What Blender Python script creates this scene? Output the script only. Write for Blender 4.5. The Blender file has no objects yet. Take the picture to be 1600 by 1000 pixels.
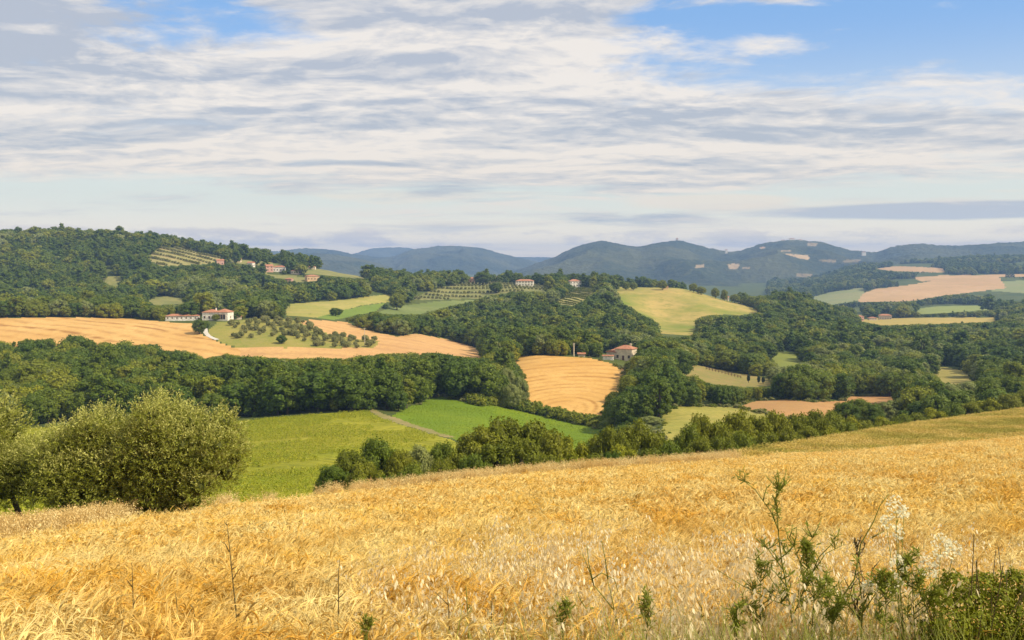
import bpy, math, random
import numpy as np
from mathutils import Vector, Matrix
R = math.radians
rng = np.random.default_rng(7)
random.seed(7)
S = bpy.context.scene
COL = S.collection

# ------------------------------------------------------------------ camera
PITCH = math.atan(100 / 1500)
F = 1500.0
cam = bpy.data.objects.new('camera', bpy.data.cameras.new('camera'))
COL.objects.link(cam)
cam.data.sensor_width = 36
cam.data.lens = 36 * F / 1600
cam.data.clip_start = 0.1
cam.data.clip_end = 40000
cam.location = (0, 0, 0)
cam.rotation_euler = (R(90) - PITCH, 0, 0)
S.camera = cam
S.render.resolution_x, S.render.resolution_y = 1024, 640

# ------------------------------------------------------------------ sun, exposure
SUN_EL, SUN_AZ = R(44), R(112)          # azimuth clockwise from the view direction (+Y): behind the camera, to the right
sd = Vector((math.sin(SUN_AZ) * math.cos(SUN_EL), math.cos(SUN_AZ) * math.cos(SUN_EL), math.sin(SUN_EL)))
sun = bpy.data.objects.new('sun', bpy.data.lights.new('sun', 'SUN'))
COL.objects.link(sun)
sun.data.energy = 5.0
sun.data.angle = R(1.0)
sun.data.color = (1.0, 0.89, 0.72)
sun.rotation_euler = (-sd).to_track_quat('-Z', 'Y').to_euler()
S.view_settings.view_transform = 'Standard'
S.view_settings.look = 'None'
S.view_settings.exposure = 0.14
S.view_settings.gamma = 1.0
S.view_settings.use_curve_mapping = False
S.cycles.use_denoising = True
S.cycles.max_bounces = 6
S.cycles.diffuse_bounces = 2
S.cycles.transmission_bounces = 3
S.cycles.volume_bounces = 0
S.cycles.transparent_max_bounces = 8


# ------------------------------------------------------------------ node expression helper
class N:
    def __init__(s, nt, sock): s.nt, s.k = nt, sock
    def _b(s, o, op, c=None):
        n = s.nt.nodes.new('ShaderNodeMath'); n.operation = op
        for i, v in enumerate((s, o) if c is None else (s, o, c)):
            if v is None: continue
            if isinstance(v, N): s.nt.links.new(v.k, n.inputs[i])
            else: n.inputs[i].default_value = float(v)
        return N(s.nt, n.outputs[0])
    def __add__(s, o): return s._b(o, 'ADD')
    __radd__ = __add__
    def __sub__(s, o): return s._b(o, 'SUBTRACT')
    def __rsub__(s, o): return (s * -1.0) + o
    def __mul__(s, o): return s._b(o, 'MULTIPLY')
    __rmul__ = __mul__
    def __truediv__(s, o): return s._b(o, 'DIVIDE')
    def __rtruediv__(s, o):
        n = s.nt.nodes.new('ShaderNodeMath'); n.operation = 'DIVIDE'; n.inputs[0].default_value = float(o)
        s.nt.links.new(s.k, n.inputs[1]); return N(s.nt, n.outputs[0])
    def mx(s, o): return s._b(o, 'MAXIMUM')
    def mn(s, o): return s._b(o, 'MINIMUM')
    def exp(s): return s._b(None, 'EXPONENT')
    def sin(s): return s._b(None, 'SINE')
    def pw(s, o): return s._b(o, 'POWER')
    def clamp(s): return s.mx(0.0).mn(1.0)
    def ss(s, a, b):
        n = s.nt.nodes.new('ShaderNodeMapRange'); n.interpolation_type = 'SMOOTHSTEP'
        s.nt.links.new(s.k, n.inputs[0]); n.inputs[1].default_value = a; n.inputs[2].default_value = b
        n.inputs[3].default_value = 0; n.inputs[4].default_value = 1
        return N(s.nt, n.outputs[0])


def xyz(nt, x, y, z=0.0):
    n = nt.nodes.new('ShaderNodeCombineXYZ')
    for i, v in enumerate((x, y, z)):
        if isinstance(v, N): nt.links.new(v.k, n.inputs[i])
        else: n.inputs[i].default_value = v
    return N(nt, n.outputs[0])


def sep(nt, sock):
    n = nt.nodes.new('ShaderNodeSeparateXYZ'); nt.links.new(sock.k, n.inputs[0])
    return [N(nt, n.outputs[i]) for i in range(3)]


def noise(nt, vec, scale=5.0, detail=4.0, rough=0.5, dist=0.0, lac=2.0):
    n = nt.nodes.new('ShaderNodeTexNoise')
    n.inputs['Scale'].default_value = scale; n.inputs['Detail'].default_value = detail
    n.inputs['Roughness'].default_value = rough; n.inputs['Distortion'].default_value = dist
    n.inputs['Lacunarity'].default_value = lac
    if vec is not None: nt.links.new(vec.k, n.inputs['Vector'])
    return N(nt, n.outputs[0])


def mixc(nt, f, a, b, mode='MIX'):
    n = nt.nodes.new('ShaderNodeMix'); n.data_type = 'RGBA'; n.blend_type = mode; n.clamp_factor = True
    if isinstance(f, N): nt.links.new(f.k, n.inputs[0])
    else: n.inputs[0].default_value = f
    for v, i in ((a, 6), (b, 7)):
        if isinstance(v, N): nt.links.new(v.k, n.inputs[i])
        else: n.inputs[i].default_value = (*v, 1)
    return N(nt, n.outputs[2])


def rgbmul(nt, c, f):
    n = nt.nodes.new('ShaderNodeVectorMath'); n.operation = 'SCALE'
    nt.links.new(c.k, n.inputs[0])
    if isinstance(f, N): nt.links.new(f.k, n.inputs[3])
    else: n.inputs[3].default_value = f
    return N(nt, n.outputs[0])


# ------------------------------------------------------------------ world: sky with clouds on a high plane
W = bpy.data.worlds.new('World'); S.world = W; W.use_nodes = True
nt = W.node_tree; nt.nodes.clear()
STR = 0.088
tc = N(nt, nt.nodes.new('ShaderNodeTexCoord').outputs['Generated'])
dx, dy, dz = sep(nt, tc)
sky = nt.nodes.new('ShaderNodeTexSky'); sky.sky_type = 'NISHITA'; sky.sun_disc = False
sky.sun_elevation = SUN_EL; sky.sun_rotation = SUN_AZ
sky.altitude = 200; sky.air_density = 1.0; sky.dust_density = 0.6; sky.ozone_density = 1.5
skyc = N(nt, sky.outputs[0])
el = dz.mx(0.0)
hor = (dx * dx + dy * dy).pw(0.5).mx(0.001)
te = el / hor                                    # tangent of elevation
# cloud deck coordinates: a high curved layer, foreshortened towards the horizon
k = 1.0 / (el + 0.10)
u_ = dx * k
v_ = dy * k
w1 = noise(nt, xyz(nt, u_ * 0.8, v_ * 0.9, 9.0), 1.0, 3, 0.55)
w2 = noise(nt, xyz(nt, u_ * 0.8 + 7.3, v_ * 0.9, 4.0), 1.0, 3, 0.55)
def deck(ou, ov):
    return xyz(nt, u_ * 0.50 + w1 * 0.45 + ou, v_ * 0.80 + w2 * 0.5 + ov, 1.7)
big = noise(nt, xyz(nt, u_ * 0.42 + 3.3, v_ * 0.75 + 1.1, 3.1), 1.0, 3, 0.5)
det = noise(nt, deck(0, 0), 1.9, 12, 0.64)
det2 = noise(nt, deck(0.03, 0.10), 1.9, 12, 0.64)
puff = noise(nt, xyz(nt, u_ * 1.1 + w1 * 0.6, v_ * 1.15 + w2 * 0.6, 5.0), 2.6, 6, 0.56)
puff2 = noise(nt, xyz(nt, u_ * 1.1 + w1 * 0.6, v_ * 1.15 + w2 * 0.6 + 0.10, 5.0), 2.6, 6, 0.56)
ax = dx / dy.mx(0.05)                            # bearing in front
front = dy.ss(0.0, 0.3)
def blob(cx, cy, sx, sy):                        # a broad opening or bank of cloud at one bearing
    a = (ax - cx) * (1 / sx); b = (te - cy) * (1 / sy)
    return ((a * a + b * b) * -1.0).exp() * front
def PX(x): return (x - 800) / 1500.0
def PY(y): return (400 - y) / 1500.0
cov = te.ss(PY(325), PY(255)) * 0.46
cov = cov - blob(PX(1350), PY(72), 0.24, 0.062) * 0.66 - blob(PX(1090), PY(35), 0.10, 0.034) * 0.36
cov = cov - blob(PX(320), PY(52), 0.12, 0.032) * 0.46 - blob(PX(1650), PY(90), 0.16, 0.07) * 0.30
cov = cov + blob(PX(700), PY(120), 0.26, 0.06) * 0.12 + blob(PX(150), PY(80), 0.07, 0.018) * 0.14
cov = cov + blob(PX(1200), PY(88), 0.075, 0.014) * 0.34 + blob(PX(1160), PY(22), 0.08, 0.012) * 0.25 + blob(PX(1460), PY(125), 0.05, 0.010) * 0.3
cov = cov - te.ss(0.45, 1.4) * 0.22
dens = (big - 0.5) * 0.75 + (det - 0.5) * 1.15 + (puff - 0.5) * (te.ss(0.08, 0.26) * 0.75 + 0.25) + cov - 0.10 + (noise(nt, xyz(nt, u_ * 2.6 + w1 * 1.2, v_ * 2.9 + w2 * 1.2, 6.0), 3.0, 5, 0.6) - 0.5) * te.ss(0.08, 0.2) * 0.45
alpha = dens.ss(-0.14, 0.24)
# lit tops and greyer bases: the same deck sampled a little further on
bank = noise(nt, xyz(nt, u_ * 0.33 + w1 * 0.3 + 11.0, v_ * 1.25 + w2 * 0.3, 8.0), 0.9, 3, 0.5)
rip = noise(nt, xyz(nt, u_ * 2.6 + w1 * 1.2, v_ * 2.9 + w2 * 1.2, 6.0), 3.0, 5, 0.6)
lit = ((rip - 0.5) * te.ss(0.06, 0.16) * 1.1 + (det2 - det) * -4.0 + 0.50 + (puff - puff2) * (te.ss(0.05, 0.2) * -2.4 - 0.8) + (bank - 0.5) * -3.6 - (dens - 0.25) * 0.22).clamp()
grey = mixc(nt, te.ss(0.03, 0.22), (4.9, 5.45, 6.1), (5.2, 5.6, 6.4))
white = mixc(nt, te.ss(0.03, 0.16), (9.5, 8.5, 7.3), (9.7, 9.0, 8.2))
cloud = mixc(nt, lit, grey, white)
# clear sky, paler through the thick air low down
skb = mixc(nt, 0.72, rgbmul(nt, skyc, 1.3), (2.1, 4.9, 9.6))
skb = mixc(nt, (1.0 - te.ss(0.08, 0.24)) * 0.62, skb, (6.6, 7.9, 8.6))
low = ((te + 0.0) * -14.0).exp()
skb = mixc(nt, low * 0.97, skb, (15.5, 12.3, 7.6))
mid = ((te - 0.062) * (te - 0.062) * -900.0).exp()
skb = mixc(nt, mid * 0.55, skb, (7.0, 8.1, 7.4))
# thin streaks low over the horizon
st = noise(nt, xyz(nt, ax * 2.1, te * 34.0, 2.0), 1.5, 5, 0.55)
sta = st.ss(0.50, 0.68) * te.ss(0.0, 0.03) * (1.0 - te.ss(0.085, 0.12)) * 0.65
skb = mixc(nt, sta, skb, mixc(nt, noise(nt, xyz(nt, ax * 1.3, te * 16.0, 7.0), 1.2, 2, 0.5).ss(0.45, 0.6), (9.5, 8.5, 7.0), (5.2, 5.7, 6.5)))
# a grey bank low on the right, a cream bank beside it, small heaps on the horizon to the left
rag = noise(nt, xyz(nt, ax * 5.0, te * 40.0, 4.0), 1.0, 6, 0.6)
gb = (blob(PX(1480), PY(336), 0.19, 0.0085) * 1.6 + (rag - 0.5) * 0.9 - 0.35).ss(0.0, 0.45)
skb = mixc(nt, gb * 0.75, skb, (4.9, 5.5, 6.5))
cb = (blob(PX(1110), PY(318), 0.10, 0.009) * 1.4 + (rag - 0.5) * 0.9 - 0.4).ss(0.0, 0.5)
skb = mixc(nt, cb * 0.7, skb, (9.6, 8.5, 7.0))
cm = noise(nt, xyz(nt, ax * 9.0, te * 26.0, 14.0), 1.3, 7, 0.6)
hb = (te.ss(0.004, 0.012) * (1.0 - te.ss(0.022, 0.036)) * 0.32 + cm - 0.77 + blob(PX(360), PY(365), 0.22, 0.03) * 0.09).ss(0.0, 0.16)
skb = mixc(nt, hb * 0.75, skb, mixc(nt, cm.ss(0.5, 0.7), (7.0, 6.6, 6.6), (10.0, 8.8, 7.4)))
fin = mixc(nt, alpha * 0.94, skb, cloud)
bg = nt.nodes.new('ShaderNodeBackground'); bg.inputs[1].default_value = STR
nt.links.new(fin.k, bg.inputs[0])
wo = nt.nodes.new('ShaderNodeOutputWorld'); nt.links.new(bg.outputs[0], wo.inputs[0])

# ------------------------------------------------------------------ numeric helpers
def hashg(ix, iy, s):
    h = (ix.astype(np.int64) * 374761393 + iy.astype(np.int64) * 668265263 + s * 1442695041) & 0xFFFFFFFF
    h = ((h ^ (h >> 13)) * 1274126177) & 0xFFFFFFFF
    return ((h ^ (h >> 16)) & 0xFFFFFF) / float(0xFFFFFF)
def vnoise(x, y, s=0):
    ix, iy = np.floor(x), np.floor(y); fx, fy = x - ix, y - iy
    fx = fx * fx * (3 - 2 * fx); fy = fy * fy * (3 - 2 * fy)
    a, b, c, d = hashg(ix, iy, s), hashg(ix + 1, iy, s), hashg(ix, iy + 1, s), hashg(ix + 1, iy + 1, s)
    return (a * (1 - fx) + b * fx) * (1 - fy) + (c * (1 - fx) + d * fx) * fy
def fbm(x, y, s=0, o=4):
    r, a, t = 0, 1.0, 0
    for i in range(o):
        r = r + a * (vnoise(x * 2 ** i, y * 2 ** i, s + i * 17) - 0.5); t += a; a *= 0.5
    return r / t * 2
def pchip(x, y, q):
    x = np.asarray(x, float); y = np.asarray(y, float)
    h = np.diff(x); d = np.diff(y) / h
    m = np.zeros(len(x))
    w1, w2 = 2 * h[1:] + h[:-1], h[1:] + 2 * h[:-1]
    ok = d[1:] * d[:-1] > 0
    with np.errstate(all='ignore'):
        hm = (w1 + w2) / (w1 / d[:-1] + w2 / d[1:])
    m[1:-1] = np.where(ok, hm, 0); m[0] = d[0]; m[-1] = d[-1]
    q = np.clip(q, x[0], x[-1]); i = np.clip(np.searchsorted(x, q) - 1, 0, len(h) - 1)
    t = (q - x[i]) / h[i]
    return ((1 + 2 * t) * (1 - t) ** 2 * y[i] + t * (1 - t) ** 2 * h[i] * m[i] + t * t * (3 - 2 * t) * y[i + 1] + t * t * (t - 1) * h[i] * m[i + 1])
def slope_of(py):
    b = (500 - np.asarray(py, float)) / F
    return (-math.sin(PITCH) + b * math.cos(PITCH)) / (math.cos(PITCH) + b * math.sin(PITCH))
def project(x, y, z):
    y = np.maximum(y, 0.5)
    d = y * math.cos(PITCH) - z * math.sin(PITCH)
    return 800 + F * x / d, 500 - F * (y * math.sin(PITCH) + z * math.cos(PITCH)) / d
def inpoly(px, py, poly):
    ins = np.zeros(np.shape(px), bool); n = len(poly)
    for i in range(n):
        x1, y1 = poly[i]; x2, y2 = poly[(i + 1) % n]
        if y1 == y2: continue
        c = ((y1 > py) != (y2 > py)) & (px < (x2 - x1) * (py - y1) / (y2 - y1) + x1)
        ins ^= c
    return ins

# ------------------------------------------------------------------ the lie of the land
# ridge and valley lines: for each bearing (knots KX) how far away a line of the land runs and how low it stands
KX = np.array([-300, 0, 133, 250, 350, 450, 550, 650, 750, 850, 950, 1050, 1150, 1250, 1350, 1476, 1600, 1900], float)
def row(Y, py=None, z=None):
    Y = np.array(Y, float) if np.ndim(Y) else np.full(len(KX), float(Y))
    if z is None: z = slope_of(np.array(py, float) if np.ndim(py) else np.full(len(KX), float(py))) * Y
    else: z = np.full(len(KX), float(z)) if not np.ndim(z) else np.array(z, float)
    return Y, z
EDGE_Y = [24, 27, 30, 36, 40, 44, 48, 52, 55, 58, 61, 64, 70, 76, 82, 90, 98, 120]
EDGE_P = [850, 832, 816, 799, 787, 776, 766, 755, 744, 735, 728, 722, 715, 707, 702, 692, 682, 660]
WH = 1.0
r1Y, r1z = row(EDGE_Y, EDGE_P); r1z = r1z - WH
s1Y, s1z = row([26, 29, 32, 38, 43, 47, 51, 55, 58, 61, 64, 68, 76, 100, 125, 160, 190, 240], [900, 880, 870, 850, 835, 818, 805, 795, 782, 772, 765, 758, 722, 702, 683, 663, 645, 610])
def between(t):                                   # on the even slope from the camera bank to the field edge
    return 6 + (r1Y - 6) * t, -3.25 + (r1z + 3.25) * t
ROWS = [
    row(-30, z=0.6), row(0, z=-1.65), row(6, z=-3.25), between(0.3), between(0.65), between(0.93), (r1Y, r1z), (s1Y, s1z),
    row([60, 60, 62, 66, 72, 78, 85, 86, 88, 88, 90, 92, 95, 125, 155, 195, 225, 300], [830, 830, 830, 815, 803, 803, 806, 823, 815, 815, 810, 805, 795, 762, 730, 700, 680, 640]),
    row([120, 120, 120, 120, 118, 120, 130, 150, 170, 190, 200, 200, 210, 230, 260, 290, 320, 380], [765, 762, 760, 760, 757, 752, 742, 722, 708, 700, 700, 685, 672, 668, 660, 655, 650, 640]),
    row([250, 250, 250, 250, 250, 255, 255, 285, 300, 305, 300, 300, 310, 330, 380, 380, 380, 400], [672, 670, 668, 664, 660, 650, 643, 632, 630, 647, 655, 634, 636, 626, 621, 617, 612, 608]),
    row([420, 420, 420, 420, 420, 420, 420, 420, 420, 430, 425, 430, 420, 420, 450, 460, 460, 480], [570, 568, 566, 572, 575, 572, 572, 574, 574, 556, 563, 578, 598, 603, 607, 600, 596, 590]),
    row(560, [496, 495, 497, 501, 498, 499, 510, 524, 546, 549, 553, 550, 562, 566, 572, 574, 572, 560]),
    row(700, [494, 494, 492, 491, 486, 484, 492, 509, 519, 517, 517, 524, 532, 534, 540, 545, 545, 540]),
    row([900, 900, 900, 900, 900, 880, 860, 850, 850, 850, 850, 820, 820, 860, 900, 900, 900, 900], [445, 448, 450, 446, 453, 468, 466, 480, 487, 478, 481, 508, 506, 507, 518, 520, 520, 515]),
    row([1150, 1150, 1150, 1150, 1150, 1130, 1100, 1100, 1080, 1050, 1020, 1000, 960, 1010, 1080, 1080, 1080, 1080], [372, 374, 373, 382, 398, 411, 430, 443, 441, 446, 449, 450.5, 474, 479, 504, 504, 503, 500]),
    row([1500] * 12 + [1350, 1400, 1250, 1250, 1250, 1300], [400, 402, 405, 415, 425, 432, 448, 462, 465, 468, 470, 475, 490, 498, 498, 492, 492, 490]),
    row([1900] * 13 + [1800, 1750, 1750, 1750, 1750], [440, 440, 440, 445, 450, 455, 460, 470, 472, 474, 476, 478, 482, 484, 478, 475, 474, 472]),
    row(3200, [425, 425, 425, 425, 425, 428, 435, 440, 440, 440, 441, 443, 446, 441, 419, 409, 404, 400]),
    row(4200, z=-95), row(16000, z=-95)]
RY = np.array([r[0] for r in ROWS]); RZ = np.array([r[1] for r in ROWS])
# sampled height table over (bearing, log distance)
NU, NY = 600, 1500
TU = np.linspace(-320, 1920, NU)
TL = np.linspace(math.log(2.0), math.log(15900.0), NY)            # of Y + 32
TY = np.exp(TL) - 32
TAB = np.zeros((NU, NY))
rYu = np.array([pchip(KX, RY[k], TU) for k in range(len(ROWS))]); rZu = np.array([pchip(KX, RZ[k], TU) for k in range(len(ROWS))])
for i in range(NU):
    TAB[i] = pchip(rYu[:, i], rZu[:, i], TY)
def base_z(x, y):
    x = np.asarray(x, float); y = np.asarray(y, float)
    u = 800 + F * x / np.maximum(y, 6.0)
    fu = np.clip((u - TU[0]) / (TU[1] - TU[0]), 0, NU - 1.001); iu = fu.astype(int); fu = fu - iu
    fl = np.clip((np.log(np.maximum(y + 32, 2.0)) - TL[0]) / (TL[1] - TL[0]), 0, NY - 1.001); il = fl.astype(int); fl = fl - il
    return (TAB[iu, il] * (1 - fu) + TAB[iu + 1, il] * fu) * (1 - fl) + (TAB[iu, il + 1] * (1 - fu) + TAB[iu + 1, il + 1] * fu) * fl
def ground(x, y):
    x = np.asarray(x, float); y = np.asarray(y, float)
    z = base_z(x, y)
    a = np.clip((y - 60) / 500, 0, 1)
    z = z + fbm(x / 60, y / 60, 5, 3) * (0.15 + 2.0 * a * a) + fbm(x / 9, y / 9, 8, 3) * 0.10 * np.clip((y - 20) / 60, 0, 1)
    return z
def edge_y(x, y, k=6):
    u = 800 + F * np.asarray(x, float) / np.maximum(y, 6.0)
    return np.interp(u, TU, rYu[k])

# ------------------------------------------------------------------ ground cover, by the outlines of the fields
FIELDS = [  # name, outline as it is seen, nearest and farthest distance
    ('dirt_track', [(574, 640), (582, 639), (608, 650), (722, 686), (718, 690), (600, 655)], 200, 300),
    ('emerald_field', [(610, 650), (640, 636), (680, 619), (700, 621), (740, 629), (800, 634), (825, 641), (880, 656), (948, 673), (965, 730), (850, 760), (722, 692)], 130, 330),
    ('green_field', [(-900, 674), (0, 670), (300, 664), (400, 655), (500, 646), (575, 642), (600, 655), (718, 692), (712, 760), (640, 860), (-900, 900)], 52, 265),
    ('mown_field', [(798, 557), (850, 555), (920, 559), (950, 566), (976, 578), (974, 607), (945, 634), (938, 655), (900, 653), (860, 646), (808, 637), (812, 620), (822, 600), (812, 575)], 285, 455),
    ('pale_field', [(1034, 648), (1060, 634), (1150, 636), (1200, 647), (1250, 664), (1220, 700), (1100, 720), (1036, 700)], 150, 335),
    ('tilled_field', [(1150, 636), (1180, 627), (1230, 624), (1270, 628), (1320, 626), (1330, 619), (1422, 619), (1407, 635), (1385, 662), (1320, 700), (1250, 664), (1200, 647)], 170, 405),
    ('stubble_field', [(-900, 497), (133, 496), (200, 498), (262, 503), (302, 506), (318, 524), (350, 538), (375, 546), (372, 556), (350, 552), (318, 560), (290, 547), (262, 548), (235, 536), (200, 538), (180, 527), (133, 524), (0, 530), (-900, 536)], 422, 600),
    ('harvested_field', [(470, 505), (485, 499), (540, 503), (570, 515), (620, 526), (650, 521), (700, 530), (740, 542), (757, 556), (752, 562), (690, 552), (600, 552), (540, 560), (440, 560), (372, 556), (372, 545), (440, 543), (585, 544), (592, 533), (560, 530), (520, 524)], 424, 700),
    ('grove_meadow', [(322, 520), (340, 504), (400, 498), (465, 500), (520, 524), (592, 533), (585, 544), (440, 545), (375, 545), (345, 535)], 440, 620),
    ('pale_meadow', [(440, 476), (520, 470), (612, 459), (622, 470), (565, 477), (510, 492), (485, 498), (452, 498)], 600, 1100),
    ('bright_meadow', [(487, 498), (512, 491), (565, 478), (602, 473), (588, 486), (560, 492), (520, 500)], 600, 1100),
    ('far_green_field', [(588, 488), (622, 478), (690, 470), (744, 469), (690, 482), (655, 492), (600, 491)], 600, 1100),
    ('terrace_meadow', [(640, 469), (672, 455), (700, 447), (745, 440), (800, 444), (866, 447), (852, 456), (800, 456), (768, 461), (745, 467), (690, 468)], 700, 1200),
    ('vineyard_slope', [(866, 474), (880, 464), (905, 449), (925, 449), (930, 455), (915, 468), (895, 478)], 700, 1150),
    ('olive_slope', [(228, 402), (250, 388), (285, 387), (330, 400), (345, 404), (330, 412), (290, 414), (250, 416)], 850, 1300),
    ('hill_verge', [(455, 425), (500, 420), (575, 431), (570, 436), (500, 430)], 850, 1300),
    ('hill_meadow', [(330, 403), (372, 405), (420, 409), (452, 417), (440, 420), (400, 414), (340, 410)], 850, 1300),
    ('hill_meadow', [(392, 421), (425, 428), (462, 431), (500, 438), (470, 441), (430, 434)], 800, 1300),
    ('hill_meadow', [(160, 434), (192, 431), (188, 447), (168, 447)], 800, 1300),
    ('hill_meadow', [(225, 470), (262, 462), (300, 468), (290, 476), (240, 477)], 700, 1100),
    ('hilltop_field', [(960, 449), (1000, 447), (1060, 449), (1120, 461), (1192, 488), (1165, 492), (1110, 492), (1092, 498), (1083, 525), (1060, 527), (1030, 525), (1028, 505), (1000, 490), (975, 475)], 700, 1150),
    ('hollow_meadow', [(1198, 552), (1225, 549), (1262, 560), (1245, 572), (1218, 574)], 480, 900),
    ('slope_meadow', [(1446, 572), (1480, 574), (1512, 580), (1530, 596), (1510, 608), (1478, 603)], 450, 900),
    ('bank_meadow', [(1060, 572), (1090, 571), (1130, 578), (1205, 592), (1205, 603), (1165, 605), (1110, 600), (1085, 590), (1060, 584)], 400, 700),
    ('barley_strip', [(1335, 500), (1380, 497), (1480, 496), (1570, 496), (1556, 503), (1480, 506), (1375, 509)], 900, 1400),
    ('distant_green', [(1420, 484), (1470, 478), (1545, 477), (1560, 484), (1440, 491)], 1200, 2600),
    ('distant_stubble', [(1340, 472), (1348, 459), (1368, 451), (1400, 448), (1440, 442), (1476, 434), (1560, 431), (1572, 450), (1476, 462), (1420, 471)], 1500, 3400),
    ('distant_stubble', [(1425, 433), (1476, 430), (1600, 428), (1640, 431), (1530, 434), (1476, 436), (1440, 440)], 1500, 3600),
    ('distant_meadow', [(1262, 466), (1300, 456), (1350, 449), (1352, 453), (1342, 470), (1300, 476)], 1500, 3400),
    ('distant_meadow', [(1545, 441), (1620, 437), (1720, 438), (1700, 454), (1600, 458), (1550, 455)], 1500, 3400),
    ('distant_tawny', [(1366, 420), (1400, 416), (1460, 418), (1476, 420), (1476, 426), (1400, 424)], 1500, 3600),
]
far = [  # px, base py, y0, y1, w, h, d, rot, wall, floors, label
    (424, 399.5, 1080, 1160, 14, 4.2, 8, 8, 'ochre', 1, 'ochre house under trees on the left hill skyline'),
    (345, 414, 950, 1160, 7.5, 4.6, 7, 20, 'pink', 1, 'small pinkish house among trees below the lone pine'),
    (393, 417, 950, 1130, 6.5, 4.2, 6, -15, 'white', 1, 'small whitish house half hidden by trees on left hill'),
    (421, 424, 900, 1120, 7.5, 5.6, 7, 25, 'pink', 2, 'tall pink house left of the long white one'),
    (437, 424, 900, 1120, 13, 4.6, 7, 5, 'white', 1, 'long white house right of the tall pink house'),
    (463, 428, 880, 1110, 9, 3.4, 7, -12, 'cream', 1, 'low cream house between white house and big red roof'),
    (488, 438, 850, 1080, 13, 4.2, 9, 28, 'ochre', 1, 'broad house with big terracotta roof at the wood edge'),
    (452, 440.5, 850, 1060, 7, 2.9, 6, -8, 'pink', 1, 'low pink-roofed house sunk in the trees'),
    (486, 420, 950, 1140, 11, 2.2, 5, 0, 'cream', 1, 'long low shed above the big terracotta roof'),
    (372, 409, 950, 1150, 8, 3.0, 6, 0, 'cream', 1, 'low cream house along the lane on the left hill'),
    (737, 438, 960, 1100, 11, 4.6, 8, -18, 'pink', 1, 'red-roofed house left of the big dark ridge tree'),
    (776, 433, 1000, 1150, 8, 5.0, 7, 15, 'pink', 2, 'pinkish house just right of the big dark ridge tree'),
    (820, 447, 950, 1100, 19, 5.4, 9, -6, 'white', 2, 'long white farmhouse with red roof under umbrella tree'),
    (898, 448, 950, 1100, 13, 6.0, 8, 10, 'white', 2, 'white house with red roof at the top of the vineyard'),
    (1133, 459, 950, 1150, 8, 3.4, 6, -20, 'stone', 1, 'grey roofed house left of the ridge farm buildings'),
    (1175, 465, 950, 1120, 16, 5.4, 8, 6, 'pink', 2, 'wide pinkish farmhouse on the ridge behind hilltop field'),
    (1194, 464, 950, 1120, 9, 5.0, 8, -10, 'cream', 2, 'cream house at the right end of ridge farmhouse'),
    (1157, 470, 900, 1100, 6, 3.2, 5, 15, 'cream', 1, 'little cream hut below the ridge farmhouse'),
    (1343, 496, 950, 1150, 9, 5.2, 8, 12, 'pink', 2, 'red-roofed house at the left end of the barley strip'),
    (1384, 494, 1000, 1200, 15, 5.0, 8, -14, 'stone', 2, 'long stone farmhouse behind the barley strip'),
    (1364, 497, 1000, 1180, 9, 2.8, 6, 0, 'stone', 1, 'low grey shed between the red-roofed and stone houses'),
    (1040, 448, 960, 1020, 5, 2.6, 4, 0, 'ochre', 1, 'small ochre hut at the crest of the hilltop field'),
]
# spots that trees must not cover (houses and what stands round them), as seen
KEEP = [[(258, 488), (312, 488), (312, 504), (258, 504)], [(316, 480), (363, 480), (363, 500), (316, 500)], [(386, 485), (412, 485), (412, 496), (386, 496)],
        [(940, 540), (992, 540), (992, 560), (966, 566), (940, 562)], [(900, 549), (918, 549), (918, 558), (900, 558)],
        [(312, 508), (340, 532), (320, 534), (308, 512)], [(1166, 584), (1200, 587), (1200, 602), (1166, 602)], [(892, 536), (902, 536), (902, 557), (892, 557)]]

KEEP += [[(f[0] - f[4] * .62, f[1] - 1 - f[5] * 1.35), (f[0] + f[4] * .62, f[1] - 1 - f[5] * 1.35), (f[0] + f[4] * .62, f[1] - 1.5), (f[0] - f[4] * .62, f[1] - 1.5)] for f in far]

def mesh_obj(name, V, Fc, mats, mi=None, smooth=False, parent=None, link=True, attrs=None):
    me = bpy.data.meshes.new(name)
    V = np.asarray(V, np.float32)
    if isinstance(Fc, np.ndarray):
        n, k = Fc.shape
        me.vertices.add(len(V)); me.vertices.foreach_set('co', V.ravel())
        me.loops.add(n * k); me.loops.foreach_set('vertex_index', Fc.astype(np.int32).ravel())
        me.polygons.add(n); me.polygons.foreach_set('loop_start', (np.arange(n) * k).astype(np.int32))
        me.update(calc_edges=True)
    else:
        me.from_pydata(V.tolist(), [], Fc)
    for m in (mats if isinstance(mats, (list, tuple)) else [mats]): me.materials.append(m)
    if mi is not None: me.polygons.foreach_set('material_index', np.asarray(mi, np.int32))
    me.polygons.foreach_set('use_smooth', np.full(len(me.polygons), smooth))
    if attrs:
        for an, (dom, arr) in attrs.items():
            at = me.attributes.new(an, 'FLOAT', dom); at.data.foreach_set('value', np.asarray(arr, np.float32))
    o = bpy.data.objects.new(name, me)
    if link: COL.objects.link(o)
    if parent: o.parent = parent
    return o

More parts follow.
